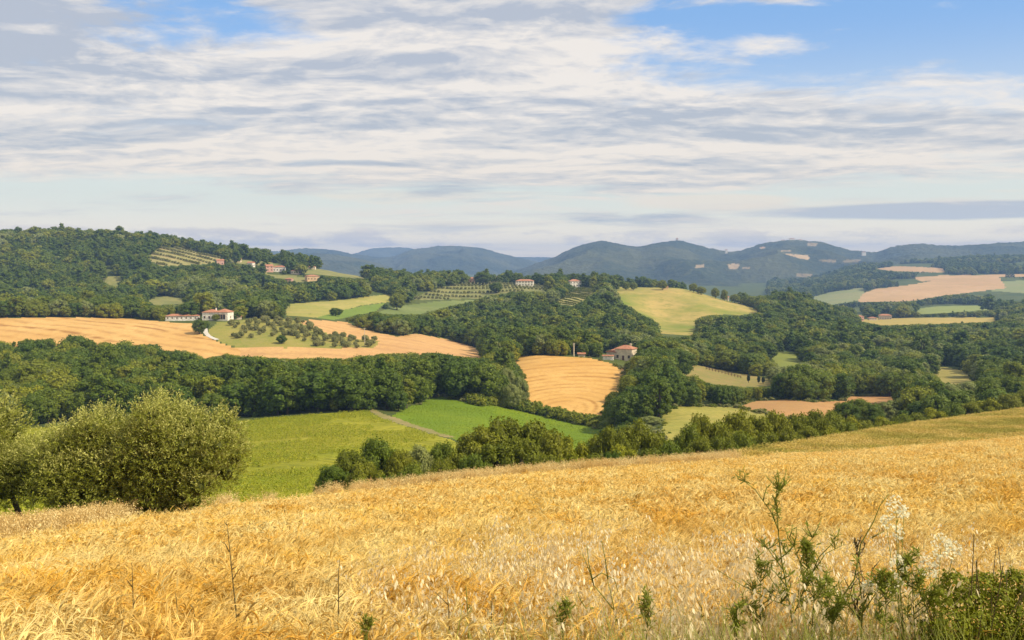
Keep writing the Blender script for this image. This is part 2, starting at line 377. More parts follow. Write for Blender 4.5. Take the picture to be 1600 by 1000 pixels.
# ------------------------------------------------------------------ materials
def newmat(name):
    m = bpy.data.materials.new(name); m.use_nodes = True
    nt = m.node_tree; nt.nodes.clear()
    out = nt.nodes.new('ShaderNodeOutputMaterial')
    return m, nt, out
def pos(nt): return N(nt, nt.nodes.new('ShaderNodeNewGeometry').outputs['Position'])
def attr(nt, name):
    n = nt.nodes.new('ShaderNodeAttribute'); n.attribute_name = name
    return N(nt, n.outputs['Fac'])
def orand(nt): return N(nt, nt.nodes.new('ShaderNodeObjectInfo').outputs['Random'])
def finish(nt, out, col, rough=0.85, bump=None, bstr=0.3, bdist=0.1, spec=0.2, transl=0.0):
    b = nt.nodes.new('ShaderNodeBsdfPrincipled')
    nt.links.new(col.k, b.inputs['Base Color']); b.inputs['Roughness'].default_value = rough
    b.inputs['Specular IOR Level'].default_value = spec
    if bump is not None:
        bn = nt.nodes.new('ShaderNodeBump'); bn.inputs['Strength'].default_value = bstr; bn.inputs['Distance'].default_value = bdist
        nt.links.new(bump.k, bn.inputs['Height']); nt.links.new(bn.outputs[0], b.inputs['Normal'])
    sh = b.outputs[0]
    if transl > 0:
        t = nt.nodes.new('ShaderNodeBsdfTranslucent'); nt.links.new(col.k, t.inputs[0])
        mx = nt.nodes.new('ShaderNodeMixShader'); mx.inputs[0].default_value = transl
        nt.links.new(sh, mx.inputs[1]); nt.links.new(t.outputs[0], mx.inputs[2]); sh = mx.outputs[0]
    nt.links.new(sh, out.inputs[0])
def plain(name, col, rough=0.8, var=0.15, scale=2.0, bump=0.0, spec=0.3):
    m, nt, out = newmat(name)
    n = noise(nt, pos(nt), scale, 4, 0.6)
    c = mixc(nt, n.ss(0.3, 0.7), tuple(v * (1 - var) for v in col), tuple(min(1, v * (1 + var)) for v in col))
    finish(nt, out, c, rough, n if bump else None, bump, 0.05, spec)
    return m
def leafmat(name, ca, cb, transl=0.25, pale=None):
    """ca, cb: two greens of the same kind of tree; each tree takes its own place between them."""
    m, nt, out = newmat(name)
    c = mixc(nt, orand(nt), ca, cb)
    if pale: c = mixc(nt, attr(nt, 'shoot'), c, pale)
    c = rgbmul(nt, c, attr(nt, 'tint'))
    finish(nt, out, c, 0.6, spec=0.25, transl=transl)
    return m
def fieldmat(name, ca, cb, cc, sc=0.02, rows=0.0, rk=1.0, rcol=(0.3, 0.2, 0.1), grain=1.2, bstr=0.5, bdist=0.3):
    """crop or stubble: broad patches (ca to cb), finer tufts (cc), and drill or swath lines along the attribute 'lane'."""
    m, nt, out = newmat(name)
    p = pos(nt)
    big = noise(nt, p, sc, 4, 0.55)
    sm = noise(nt, p, grain, 6, 0.72)
    md = noise(nt, p, grain * 0.16, 4, 0.6)
    c = mixc(nt, big.ss(0.35, 0.65), ca, cb)
    c = mixc(nt, md.ss(0.42, 0.66) * 0.45, c, cc)
    c = mixc(nt, sm.ss(0.45, 0.66) * 0.8, c, cc)
    h = sm
    if rows > 0:
        ln = attr(nt, 'lane')
        w = (ln * rk + (noise(nt, p, 0.05, 3, 0.5) - 0.5) * 2.5).sin() * 0.5 + 0.5
        w2 = (ln * (rk * 0.31) + 1.7).sin() * 0.5 + 0.5
        w = w.pw(2.0) * (w2 * 0.7 + 0.3) * (noise(nt, p, 0.12, 3, 0.6).ss(0.3, 0.65))
        c = mixc(nt, w * (rows * 1.25), c, rcol)
        h = sm - w * 0.8
    finish(nt, out, c, 0.9, h, bstr, bdist, 0.1)
    return m

M = {}
M['wheat_ground'] = fieldmat('wheat_soil', (0.34, 0.20, 0.06), (0.40, 0.25, 0.09), (0.24, 0.13, 0.04), 0.1, grain=8)
M['bank'] = fieldmat('rough_grass', (0.075, 0.10, 0.022), (0.12, 0.13, 0.035), (0.05, 0.07, 0.018), 0.05, grain=1.5)
M['wood_floor'] = fieldmat('woodland_floor', (0.07, 0.10, 0.018), (0.12, 0.14, 0.03), (0.06, 0.07, 0.015), 0.03)
M['strip'] = fieldmat('ripening_soil', (0.30, 0.22, 0.06), (0.36, 0.26, 0.07), (0.2, 0.16, 0.05), 0.08, grain=3)
M['green_field'] = fieldmat('green_crop', (0.25, 0.28, 0.012), (0.38, 0.34, 0.03), (0.19, 0.20, 0.015), 0.018, 0.35, 2.2, (0.12, 0.15, 0.02), 0.55, 1.0, 0.6)
M['emerald_field'] = fieldmat('emerald_crop', (0.15, 0.22, 0.010), (0.24, 0.28, 0.012), (0.11, 0.17, 0.010), 0.02, 0.25, 2.6, (0.10, 0.19, 0.02), 1.2, 0.5, 0.2)
M['dirt_track'] = fieldmat('dirt', (0.34, 0.25, 0.11), (0.26, 0.22, 0.08), (0.2, 0.2, 0.06), 0.1)
M['mown_field'] = fieldmat('mown_stubble', (0.56, 0.32, 0.085), (0.64, 0.39, 0.12), (0.50, 0.27, 0.07), 0.02, 0.75, 0.95, (0.37, 0.185, 0.045), 0.8, 0.5, 0.3)
M['pale_field'] = fieldmat('pale_crop', (0.34, 0.30, 0.06), (0.42, 0.34, 0.08), (0.20, 0.21, 0.035), 0.02, 0.4, 0.9, (0.2, 0.24, 0.04), 0.7)
M['tilled_field'] = fieldmat('tilled_earth', (0.50, 0.27, 0.10), (0.42, 0.25, 0.09), (0.38, 0.20, 0.08), 0.02, 0.4, 0.9, (0.34, 0.19, 0.075), 0.7)
M['stubble_field'] = fieldmat('stubble', (0.60, 0.36, 0.115), (0.66, 0.42, 0.15), (0.52, 0.29, 0.085), 0.02, 0.85, 0.62, (0.34, 0.17, 0.045), 0.6)
M['harvested_field'] = fieldmat('harvested_stubble', (0.56, 0.33, 0.13), (0.62, 0.38, 0.14), (0.46, 0.25, 0.10), 0.015, 0.5, 0.45, (0.38, 0.21, 0.085), 0.6)
M['grove_meadow'] = fieldmat('grove_grass', (0.28, 0.25, 0.045), (0.20, 0.22, 0.035), (0.34, 0.27, 0.08), 0.04)
M['pale_meadow'] = fieldmat('pale_hay', (0.36, 0.31, 0.075), (0.42, 0.34, 0.10), (0.25, 0.27, 0.05), 0.02, 0.3, 0.3, (0.24, 0.26, 0.05), 0.3)
M['bright_meadow'] = fieldmat('bright_grass', (0.16, 0.23, 0.03), (0.2, 0.26, 0.035), (0.14, 0.19, 0.03), 0.02)
M['far_green_field'] = fieldmat('far_crop', (0.16, 0.20, 0.05), (0.21, 0.24, 0.07), (0.14, 0.17, 0.045), 0.02, 0.3, 0.3, (0.2, 0.2, 0.06), 0.3)
M['terrace_meadow'] = fieldmat('terrace_grass', (0.24, 0.23, 0.07), (0.16, 0.18, 0.05), (0.3, 0.26, 0.09), 0.06, 0.4, 0.3, (0.12, 0.14, 0.04), 0.5)
M['vineyard_slope'] = fieldmat('vineyard_soil', (0.34, 0.30, 0.10), (0.28, 0.28, 0.08), (0.36, 0.28, 0.11), 0.05)
M['olive_slope'] = fieldmat('terrace_soil', (0.42, 0.33, 0.14), (0.33, 0.29, 0.10), (0.16, 0.17, 0.05), 0.05)
M['hill_verge'] = M['terrace_meadow']
M['hill_meadow'] = M['terrace_meadow']
M['hilltop_field'] = fieldmat('hilltop_hay', (0.17, 0.22, 0.020), (0.46, 0.33, 0.10), (0.23, 0.23, 0.04), 0.016, 0.2, 0.3, (0.36, 0.29, 0.09), 0.12)
M['hollow_meadow'] = fieldmat('hollow_grass', (0.24, 0.25, 0.045), (0.2, 0.22, 0.04), (0.17, 0.19, 0.035), 0.03)
M['slope_meadow'] = fieldmat('slope_hay', (0.36, 0.28, 0.08), (0.32, 0.27, 0.07), (0.24, 0.22, 0.06), 0.03)
M['bank_meadow'] = fieldmat('bank_hay', (0.26, 0.23, 0.06), (0.2, 0.2, 0.045), (0.34, 0.21, 0.09), 0.06)
M['barley_strip'] = fieldmat('barley', (0.46, 0.33, 0.09), (0.4, 0.31, 0.08), (0.34, 0.27, 0.07), 0.02)
M['distant_green'] = fieldmat('distant_crop', (0.25, 0.28, 0.07), (0.28, 0.30, 0.08), (0.2, 0.23, 0.06), 0.01)
M['distant_stubble'] = fieldmat('distant_stubble', (0.50, 0.31, 0.15), (0.55, 0.35, 0.17), (0.42, 0.28, 0.12), 0.006, 0.3, 0.05, (0.4, 0.28, 0.12), 0.05)
M['distant_meadow'] = fieldmat('distant_grass', (0.24, 0.26, 0.09), (0.3, 0.28, 0.11), (0.2, 0.22, 0.08), 0.008)
M['distant_tawny'] = M['distant_stubble']

# ------------------------------------------------------------------ terrain sheet, cut along the field edges
NC, NR = 900, 760
sgrid = np.linspace(-0.86, 0.86, NC)
yg = np.exp(np.linspace(math.log(3.0), math.log(3560.0), NR)) - 13
yg = np.concatenate([yg, [4000, 5000, 7500, 11000, 15500]])
NR = len(yg)
GX = sgrid[None, :] * (yg[:, None] + 13.0); GY = np.repeat(yg[:, None], NC, 1)
GZ = ground(GX, GY)
idx = np.arange(NR * NC).reshape(NR, NC)
FQ = np.stack([idx[:-1, :-1], idx[:-1, 1:], idx[1:, 1:], idx[1:, :-1]], -1).reshape(-1, 4)
V = np.stack([GX, GY, GZ], -1).reshape(-1, 3)
cx = V[FQ].mean(1)
GROUND = {'stubble_field': [(-900, 497), (133, 496), (200, 498), (262, 503), (302, 506), (318, 524), (350, 538), (375, 546), (378, 566), (-900, 566)],
          'harvested_field': [(470, 505), (485, 499), (540, 503), (570, 515), (620, 526), (650, 521), (700, 530), (740, 542), (757, 556), (757, 566), (690, 566), (600, 566), (372, 566), (372, 545), (440, 543), (585, 544), (592, 533), (560, 530), (520, 524)]}
def classify(x, y, z):
    """0 open rough grass, 1 wheat, 2 ripening strip, 3 woodland, 10+i fields"""
    px, py = project(x, y, z)
    px = px + fbm(x / 7, y / 7, 31, 2) * 900 / np.maximum(y, 60); py = py + fbm(x / 7, y / 7, 41, 2) * 320 / np.maximum(y, 60)
    c = np.zeros(len(x), int)
    c[y > 255] = 3
    c[(y > 3600)] = 3
    for i, (n, poly, y0, y1) in reversed(list(enumerate(FIELDS))):
        m = (y >= y0) & (y <= y1)
        mm = np.zeros(len(x), bool); mm[m] = inpoly(px[m], py[m], GROUND.get(n, poly))
        c[mm] = 10 + i
    e1, e2 = edge_y(x, y, 6), edge_y(x, y, 7)
    u = 800 + F * x / np.maximum(y, 6.0)
    c[(y < e2) & (u > 1120)] = 2
    c[y < e1] = 1
    return c
cls = classify(cx[:, 0], cx[:, 1], cx[:, 2])
# lane attribute: metres across the drilling direction, bent where the photo shows bent swaths
def lane_of(name, x, y):
    if name == 'mown_field':
        px, py = project(x, y, base_z(x, y))
        a = (px - 905) / 1.0; b = (py - 640) * 2.1
        return np.hypot(a * 0.75 + (py - 600) * 0.5, b) * 0.55
    ang = {'stubble_field': 62, 'harvested_field': 75, 'green_field': 52, 'emerald_field': -38, 'pale_field': 60, 'tilled_field': 70}.get(name, 50)
    a = R(ang)
    return (x * math.cos(a) + y * math.sin(a)) + fbm(x / 80, y / 80, 77, 2) * 14
def sub_mesh(name, mask, mat, lane=None):
    f = FQ[mask]
    if len(f) == 0: return None
    uq, inv = np.unique(f, return_inverse=True)
    vv = V[uq]
    at = {'lane': ('POINT', lane_of(name, vv[:, 0], vv[:, 1]))} if lane else None
    o = mesh_obj(name, vv, inv.reshape(-1, 4), mat, smooth=True, attrs=at)
    o['kind'] = 'structure'
    return o
sub_mesh('meadow_ground', cls == 0, M['bank'])
sub_mesh('wheat_field_ground', cls == 1, M['wheat_ground'])
sub_mesh('ripening_field_ground', cls == 2, M['strip'])
sub_mesh('woodland_ground', cls == 3, M['wood_floor'])
for i, (n, poly, y0, y1) in enumerate(FIELDS):
    sub_mesh(n, cls == 10 + i, M[n], True)

# ------------------------------------------------------------------ far mountains
def mount_mat():
    m, nt, out = newmat('mountain_forest')
    p = pos(nt)
    n1 = noise(nt, p, 0.0022, 5, 0.6); n2 = noise(nt, p, 0.03, 5, 0.7)
    c = mixc(nt, n1.ss(0.4, 0.62), (0.045, 0.060, 0.028), (0.100, 0.105, 0.045))
    c = mixc(nt, n2.ss(0.45, 0.8) * 0.6, c, (0.16, 0.165, 0.065))
    c = mixc(nt, attr(nt, 'clearing'), c, (0.52, 0.37, 0.20))
    finish(nt, out, c, 0.95, n2, 1.0, 14.0, 0.05)
    return m
MM = mount_mat()
def mountain(name, Y0, Yr, Y1, ridge, zbase, seed, patches=(), rough=1.0, cols=620, rows=150):
    rx = np.array([r[0] for r in ridge], float); rp = np.array([r[1] for r in ridge], float)
    pxs = np.linspace(rx[0], rx[-1], cols)
    zr = slope_of(pchip(rx, rp, pxs)) * Yr
    t = np.linspace(0, 1, rows)
    tt = np.where(t < 0.72, t / 0.72, 1.0)
    yy = np.where(t < 0.72, Y0 + (Yr - Y0) * tt, Yr + (Y1 - Yr) * (t - 0.72) / 0.28)
    fade = np.where(t < 0.72, tt, np.clip(1 - (t - 0.72) / 0.28, 0, 1))
    prof = np.where(t < 0.72, 1 - (1 - tt) ** 1.25, (1 - ((t - 0.72) / 0.28)) ** 1.3)
    PXg, Yg = np.meshgrid(pxs, yy)
    X = (PXg - 800) / F * Yg
    Z = zbase + (zr[None, :] - zbase) * prof[:, None]
    bump = np.sin(np.pi * np.clip(fade, 0, 1))[:, None]
    sp = 1 - np.abs(fbm(X / 480, Yg / 1100, seed, 4)) * 2.2
    Z = Z + (sp - 0.6) * 52 * rough * bump
    Z = Z + fbm(X / 70, Yg / 70, seed + 3, 3) * 5.0 * rough * (0.25 + 0.75 * bump) + fbm(X / 16, Yg / 16, seed + 9, 2) * 5.0 * rough * fade[:, None] ** 0.3
    Vv = np.stack([X, Yg, Z], -1).reshape(-1, 3)
    ii = np.arange(rows * cols).reshape(rows, cols)
    Fq = np.stack([ii[:-1, :-1], ii[:-1, 1:], ii[1:, 1:], ii[1:, :-1]], -1).reshape(-1, 4)
    ppx, ppy = project(Vv[:, 0], Vv[:, 1], Vv[:, 2])
    cl = np.zeros(len(Vv))
    for poly, wgt in patches:
        cl[inpoly(ppx, ppy, poly) & (Vv[:, 1] < Yr)] = wgt
    o = mesh_obj(name, Vv, Fq, MM, smooth=True, attrs={'clearing': ('POINT', cl)})
    o['kind'] = 'structure'
    return Vv
PT = [([(1223, 396), (1240, 397), (1262, 399), (1266, 403), (1262, 406), (1250, 404)], 0.9),
      ([(1137, 414), (1145, 411), (1157, 413), (1152, 420), (1140, 421)], 0.75), ([(1087, 414), (1100, 413), (1100, 418), (1086, 419)], 0.6),
      ([(1262, 379), (1278, 380), (1275, 385), (1261, 384)], 0.5), ([(1187, 386), (1196, 385), (1195, 388), (1188, 389)], 0.8),
      ([(1280, 406), (1308, 405), (1305, 410), (1285, 409)], 0.45), ([(1245, 427), (1270, 428), (1268, 435), (1245, 432)], 0.4),
      ([(1370, 420), (1395, 417), (1455, 420), (1454, 426), (1400, 425), (1375, 424)], 0.85), ([(1355, 433), (1372, 432), (1378, 437), (1360, 440)], 0.7),
      ([(1300, 455), (1330, 445), (1365, 440), (1340, 448), (1310, 458)], 0.7), ([(1220, 391), (1237, 391), (1236, 393), (1221, 393)], 0.7),
      ([(1320, 406), (1347, 405), (1340, 410), (1315, 410)], 0.4), ([(1160, 418), (1172, 417), (1172, 420), (1160, 420)], 0.6)]
mountain('mountain', 3000, 4600, 5800, [(640, 470), (720, 447), (790, 428), (830, 414), (865, 402), (900, 386), (940, 377), (965, 381), (995, 386), (1025, 380), (1057, 376), (1085, 382), (1115, 389), (1145, 393), (1175, 385), (1205, 378), (1238, 375), (1285, 379), (1330, 391), (1362, 394), (1395, 385), (1440, 381), (1480, 384), (1600, 378), (1750, 386), (1950, 400)], -110, 3, PT, 1.0, 900, 240)
mountain('mountain', 4700, 6300, 7800, [(40, 400), (200, 396), (330, 394), (430, 393), (480, 388), (520, 391), (560, 398), (605, 402), (650, 389), (700, 384), (745, 387), (790, 398), (840, 409), (900, 420), (980, 440)], -130, 23, (), 1.1)
mountain('mountain', 3600, 4600, 5600, [(380, 420), (440, 398), (500, 396), (560, 404), (620, 420), (700, 440)], -100, 57, (), 0.7)
mountain('mountain', 7200, 8300, 9500, [(480, 405), (550, 397), (585, 388), (625, 386), (665, 393), (720, 402), (800, 402), (850, 402), (900, 404), (960, 412)], -150, 41, (), 1.2, 300, 80)

# ------------------------------------------------------------------ foliage makers
def unit(v): return v / np.maximum(np.linalg.norm(v, axis=-1, keepdims=True), 1e-9)
ICO_V = None
def ico():
    global ICO_V, ICO_F
    if ICO_V is None:
        import bmesh
        bm = bmesh.new(); bmesh.ops.create_icosphere(bm, subdivisions=2, radius=1)
        ICO_V = np.array([v.co[:] for v in bm.verts]); ICO_F = np.array([[v.index for v in f.verts] for f in bm.faces]); bm.free()
    return ICO_V, ICO_F
def leaves_at(P, Nn, size, r, aspect=0.62, up=0.0):
    """one rhombic leaf (quad) per point, facing roughly Nn"""
    n = len(P)
    t = unit(np.cross(Nn, unit(r.normal(size=(n, 3)))))
    if up: t = unit(t + np.array([0, 0, up])); Nn = unit(np.cross(np.cross(t, Nn), t))
    b = np.cross(Nn, t)
    s = (size * r.uniform(0.6, 1.35, (n, 1)))
    q = np.stack([P - t * s, P - b * s * aspect, P + t * s, P + b * s * aspect], 1)
    return q.reshape(-1, 3), np.arange(n * 4).reshape(n, 4)
def crown_mesh(name, seed, mat, trunkmat, Rr=3.0, H=8.0, base=1.0, shape='round', ncl=26, nleaf=1300, leaf=0.30, clump=0.34, core=True, trunk=True, flat=1.0, lobes=None):
    r = np.random.default_rng(seed)
    cz0, cz1 = base, H
    hc = (cz1 - cz0) / 2; mid = (cz0 + cz1) / 2
    if lobes is None:
        C = []
        rad = []
        ga = math.pi * (3 - 5 ** 0.5)
        for i in range(ncl):
            t = (i + 0.5) / ncl
            zz = 1 - 2 * t * (0.93 if shape != 'cone' else 1.0)
            rr = math.sqrt(max(0, 1 - zz * zz))
            if shape == 'cone': rr = (0.18 + 0.82 * (1 - (zz + 1) / 2)) * 0.95; 
            if shape == 'tall': rr = rr ** 0.7 * 0.95
            a = i * ga + r.uniform(-0.4, 0.4)
            q = r.uniform(0.52, 0.86)
            C.append([math.cos(a) * rr * Rr * q, math.sin(a) * rr * Rr * q, mid + zz * hc * (0.80 if shape != 'cone' else 0.92)])
            rad.append(Rr * clump * r.uniform(0.75, 1.25) * (0.65 + 0.35 * rr if shape == 'cone' else 1))
        C = np.array(C); rad = np.array(rad)
    else:
        C = np.array([l[:3] for l in lobes], float); rad = np.array([l[3] for l in lobes], float)
    ncl = len(C)
    w = rad ** 2; w = w / w.sum()
    ci = r.choice(ncl, nleaf, p=w)
    d = unit(r.normal(size=(nleaf, 3)))
    cc = C.mean(0)
    out = unit(C[ci] - cc + r.normal(size=(nleaf, 3)) * 0.15)
    d = unit(d + out * 0.35 + np.array([0, 0, 0.25]))
    lump = 1 + 0.22 * np.sin(d[:, 0] * 7 + ci) * np.sin(d[:, 1] * 6 + ci * 2)
    P = C[ci] + d * (rad[ci] * lump * r.uniform(0.80, 1.10, nleaf))[:, None] * np.array([1, 1, flat])
    Nn = unit(d + r.normal(size=(nleaf, 3)) * 0.45)
    qv, qf = leaves_at(P, Nn, leaf, r)
    tint = np.repeat(r.uniform(0.72, 1.28, nleaf), 1)
    # leaf tips of stray sprays beyond the clumps
    ns = nleaf // 12
    si = r.choice(ncl, ns, p=w); sdv = unit(r.normal(size=(ns, 3)) + out[:ns] + [0, 0, 0.5])
    Ps = C[si] + sdv * (rad[si] * r.uniform(1.05, 1.32, ns))[:, None]
    sv, sf = leaves_at(Ps, unit(sdv + r.normal(size=(ns, 3)) * 0.8), leaf * 0.9, r)
    VV = [qv, sv]; FF = [qf, sf + len(qv)]; TT = [tint, r.uniform(0.8, 1.3, ns)]; n0 = len(qv) + len(sv)
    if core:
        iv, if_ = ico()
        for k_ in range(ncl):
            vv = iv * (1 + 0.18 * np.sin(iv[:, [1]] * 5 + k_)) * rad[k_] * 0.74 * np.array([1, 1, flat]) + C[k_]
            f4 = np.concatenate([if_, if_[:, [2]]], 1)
            VV.append(vv); FF.append(f4 + n0); n0 += len(vv); TT.append(np.full(len(f4), 0.72))  # cores tinted darker than the leaves: shade inside the crown put into colour
    Vc = np.concatenate(VV); faces = []; ft = np.concatenate(TT)
    Fl = np.concatenate(FF)
    faces = [tuple(a) if a[2] != a[3] else tuple(a[:3]) for a in Fl.tolist()]
    mi = np.zeros(len(faces), int)
    if trunk:
        tv, tf = trunk_geo(r, H, Rr, base, C)
        faces += [tuple(i + len(Vc) for i in f) for f in tf]
        Vc = np.concatenate([Vc, tv]); mi = np.concatenate([mi, np.ones(len(tf), int)]); ft = np.concatenate([ft, np.ones(len(tf))])
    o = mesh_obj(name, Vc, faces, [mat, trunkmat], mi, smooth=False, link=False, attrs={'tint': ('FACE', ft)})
    return o, C, rad
def tube(path, rads, n=6):
    path = np.array(path, float); V_, F_ = [], []
    for i, p in enumerate(path):
        t = path[min(i + 1, len(path) - 1)] - path[max(i - 1, 0)]; t = t / (np.linalg.norm(t) + 1e-9)
        a = np.cross(t, [0.3, 1, 0.2] if abs(t[1]) < 0.8 else [1, 0, 0]); a /= np.linalg.norm(a); b = np.cross(t, a)
        for j in range(n):
            an = 2 * math.pi * j / n
            V_.append(p + (a * math.cos(an) + b * math.sin(an)) * rads[i])
    for i in range(len(path) - 1):
        for j in range(n):
            F_.append((i * n + j, i * n + (j + 1) % n, (i + 1) * n + (j + 1) % n, (i + 1) * n + j))
    F_.append(tuple(range(n))[::-1]); F_.append(tuple((len(path) - 1) * n + j for j in range(n)))
    return np.array(V_), F_
def join(parts):
    V_, F_, n0 = [], [], 0
    for v, f in parts:
        V_.append(v); F_ += [tuple(i + n0 for i in q) for q in f]; n0 += len(v)
    return np.concatenate(V_), F_
def trunk_geo(r, H, Rr, base, C):
    tr = H * 0.022 + 0.04
    parts = [tube([(0, 0, -0.4), (0.03 * H * r.uniform(-1, 1), 0, base), (0.04 * H * r.uniform(-1, 1), 0.03 * H * r.uniform(-1, 1), base + (H - base) * 0.5), (0, 0, H * 0.85)], [tr * 1.5, tr, tr * 0.6, tr * 0.15], 7)]
    for i in range(min(6, len(C))):
        c = C[r.integers(len(C))]
        parts.append(tube([(0, 0, base + 0.15 * H * r.uniform(0, 1)), tuple(c * np.array([0.45, 0.45, 1]) * np.array([1, 1, 0.85])), tuple(c)], [tr * 0.55, tr * 0.35, tr * 0.1], 5))
    return join(parts)

BARK = plain('bark', (0.11, 0.085, 0.06), 0.95, 0.35, 3.0, 0.5)
LM = {
    'dark': leafmat('oak_leaves', (0.085, 0.140, 0.008), (0.150, 0.195, 0.012), 0.3),
    'mid': leafmat('elm_leaves', (0.135, 0.185, 0.010), (0.260, 0.270, 0.018), 0.3),
    'pale': leafmat('poplar_leaves', (0.215, 0.255, 0.060), (0.310, 0.330, 0.090), 0.3),
    'yellow': leafmat('acacia_leaves', (0.250, 0.265, 0.008), (0.300, 0.300, 0.012), 0.3),
    'hedge': leafmat('hedge_leaves', (0.155, 0.180, 0.008), (0.245, 0.250, 0.014), 0.3),
    'grove': leafmat('grove_leaves', (0.235, 0.240, 0.065), (0.310, 0.300, 0.095)),
    'cypress': leafmat('cypress_leaves', (0.04, 0.06, 0.016), (0.045, 0.065, 0.018), 0.1),
    'pine': leafmat('pine_needles', (0.06, 0.085, 0.014), (0.07, 0.10, 0.018), 0.1),
}
# tree kinds for the woods (seen at 250 m and beyond)
WK = []
spec = [('dark', 'round', 3.6, 8.6, 34), ('dark', 'round', 3.3, 9.6, 32), ('mid', 'round', 3.7, 8.4, 36), ('mid', 'tall', 2.8, 10.2, 32), ('dark', 'tall', 2.7, 10.6, 32),
        ('mid', 'round', 3.2, 7.4, 30), ('dark', 'cone', 2.5, 10.8, 34), ('pale', 'round', 3.4, 8.8, 34), ('pale', 'tall', 2.5, 10.4, 30), ('yellow', 'round', 3.0, 7.2, 28)]
for i, (mt, shp, rr, hh, nc) in enumerate(spec):
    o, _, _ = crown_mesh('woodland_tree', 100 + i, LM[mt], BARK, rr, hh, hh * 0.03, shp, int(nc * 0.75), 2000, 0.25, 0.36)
    WK.append((o, rr, hh, mt))
# the same kinds for the far woods, fewer and broader leaves
WF = []
for i, (mt, shp, rr, hh, nc) in enumerate(spec):
    o, _, _ = crown_mesh('far_woodland_tree', 200 + i, LM[mt], BARK, rr, hh, hh * 0.03, shp, 14, 620, 0.42, 0.44, trunk=False)
    WF.append((o, rr, hh, mt))

# ------------------------------------------------------------------ where the woods stand
def grid_pts(y0, y1, sp, u0=-330, u1=1930):
    ys = np.arange(y0, y1, sp * 0.87); out = []
    for j, y in enumerate(ys):
        x0, x1 = (u0 - 800) / F * y, (u1 - 800) / F * y
        xs = np.arange(x0, x1, sp) + (sp / 2 if j % 2 else 0)
        out.append(np.stack([xs, np.full(len(xs), y)], 1))
    P = np.concatenate(out)
    P += rng.uniform(-0.42, 0.42, P.shape) * sp
    return P
woods = []
for y0, y1, sp in ((258, 440, 5.9), (440, 720, 7.4), (720, 1320, 9.0), (1320, 3300, 12.5)):
    P = grid_pts(y0, y1, sp)
    z = ground(P[:, 0], P[:, 1])
    c = classify(P[:, 0], P[:, 1], z)
    m = (c == 3)
    if y0 >= 1320:
        u = 800 + F * P[:, 0] / P[:, 1]
        dn = fbm(P[:, 0] / 160, P[:, 1] / 160, 91, 3)
        m &= (u > 1200) & (dn > -0.05)
    woods.append(np.column_stack([P[m], z[m], np.full(m.sum(), sp)]))
woods = np.concatenate(woods)
nW = len(woods)
hsc = rng.uniform(0.62, 1.30, nW) * np.where(rng.uniform(0, 1, nW) < 0.05, 1.3, 1.0) * np.where(woods[:, 1] > 700, 1.12, 1.0) * np.where(woods[:, 1] > 1320, 1.25, 1.0)
# region colour tendency
tone = fbm(woods[:, 0] / 70, woods[:, 1] / 70, 61, 3) + rng.normal(0, 0.28, nW)
wpx, wpy = project(woods[:, 0], woods[:, 1], woods[:, 2])
kind = np.zeros(nW, int)
kd = np.array([0, 1, 4, 6]); km = np.array([2, 3, 5, 0]); kp = np.array([7, 8, 2, 5])
pick = rng.integers(0, 4, nW)
kind = np.where(tone < -0.08, kd[pick], km[pick])
pale_zone = (wpx > 1190) & (woods[:, 1] < 640) & (woods[:, 1] > 360)
kind = np.where((tone > -0.05) & pale_zone, kp[pick], kind)
kind = np.where(tone > 0.66, 7, kind)
kind = np.where((tone > 0.44) & (tone < 0.52), 9, kind)
thin = fbm(woods[:, 0] / 45, woods[:, 1] / 60, 88, 3)
# a tree shrinks, or is left out, where it would stand before a field or house that the view shows
ALLK = [f[1] for f in FIELDS] + KEEP
def hides(x, y, ztop):
    px, py = project(x, y, ztop)
    bad = np.zeros(len(x), bool)
    for poly in ALLK: bad |= inpoly(px, py, poly)
    return bad
H0 = np.array([w[2] for w in WK])[kind]
alive = ~((thin > 0.42) & (woods[:, 1] > 640)); sc_ = hsc.copy()
for it in range(11):
    b = np.zeros(nW, bool)
    for q, r_ in ((0.97, 0), (0.8, 1), (0.8, -1), (0.45, 1.1), (0.45, -1.1), (0.6, 0)):
        b |= hides(woods[:, 0] + r_ * 3.2 * sc_, woods[:, 1], woods[:, 2] + H0 * sc_ * q)
    sc_[b] *= 0.85
alive &= sc_ > 0.26
print('woods', nW, alive.sum())
woods, kind, sc_, wpx, wpy = woods[alive], kind[alive], sc_[alive], wpx[alive], wpy[alive]
nW = len(woods)
rotz = rng.uniform(0, 6.28, nW)
wid = rng.uniform(0.9, 1.25, nW) * np.where(woods[:, 1] > 440, 1.28, 1.08)

def props(o, label=None, cat=None, group=None, kind_=None):
    if label: o['label'] = label
    if cat: o['category'] = cat
    if group: o['group'] = group
    if kind_: o['kind'] = kind_
    return o
WKIND_LABEL = {'dark': 'dark green broadleaf tree', 'mid': 'mid green broadleaf tree', 'pale': 'pale grey green leafy tree', 'yellow': 'yellow green leafy tree'}
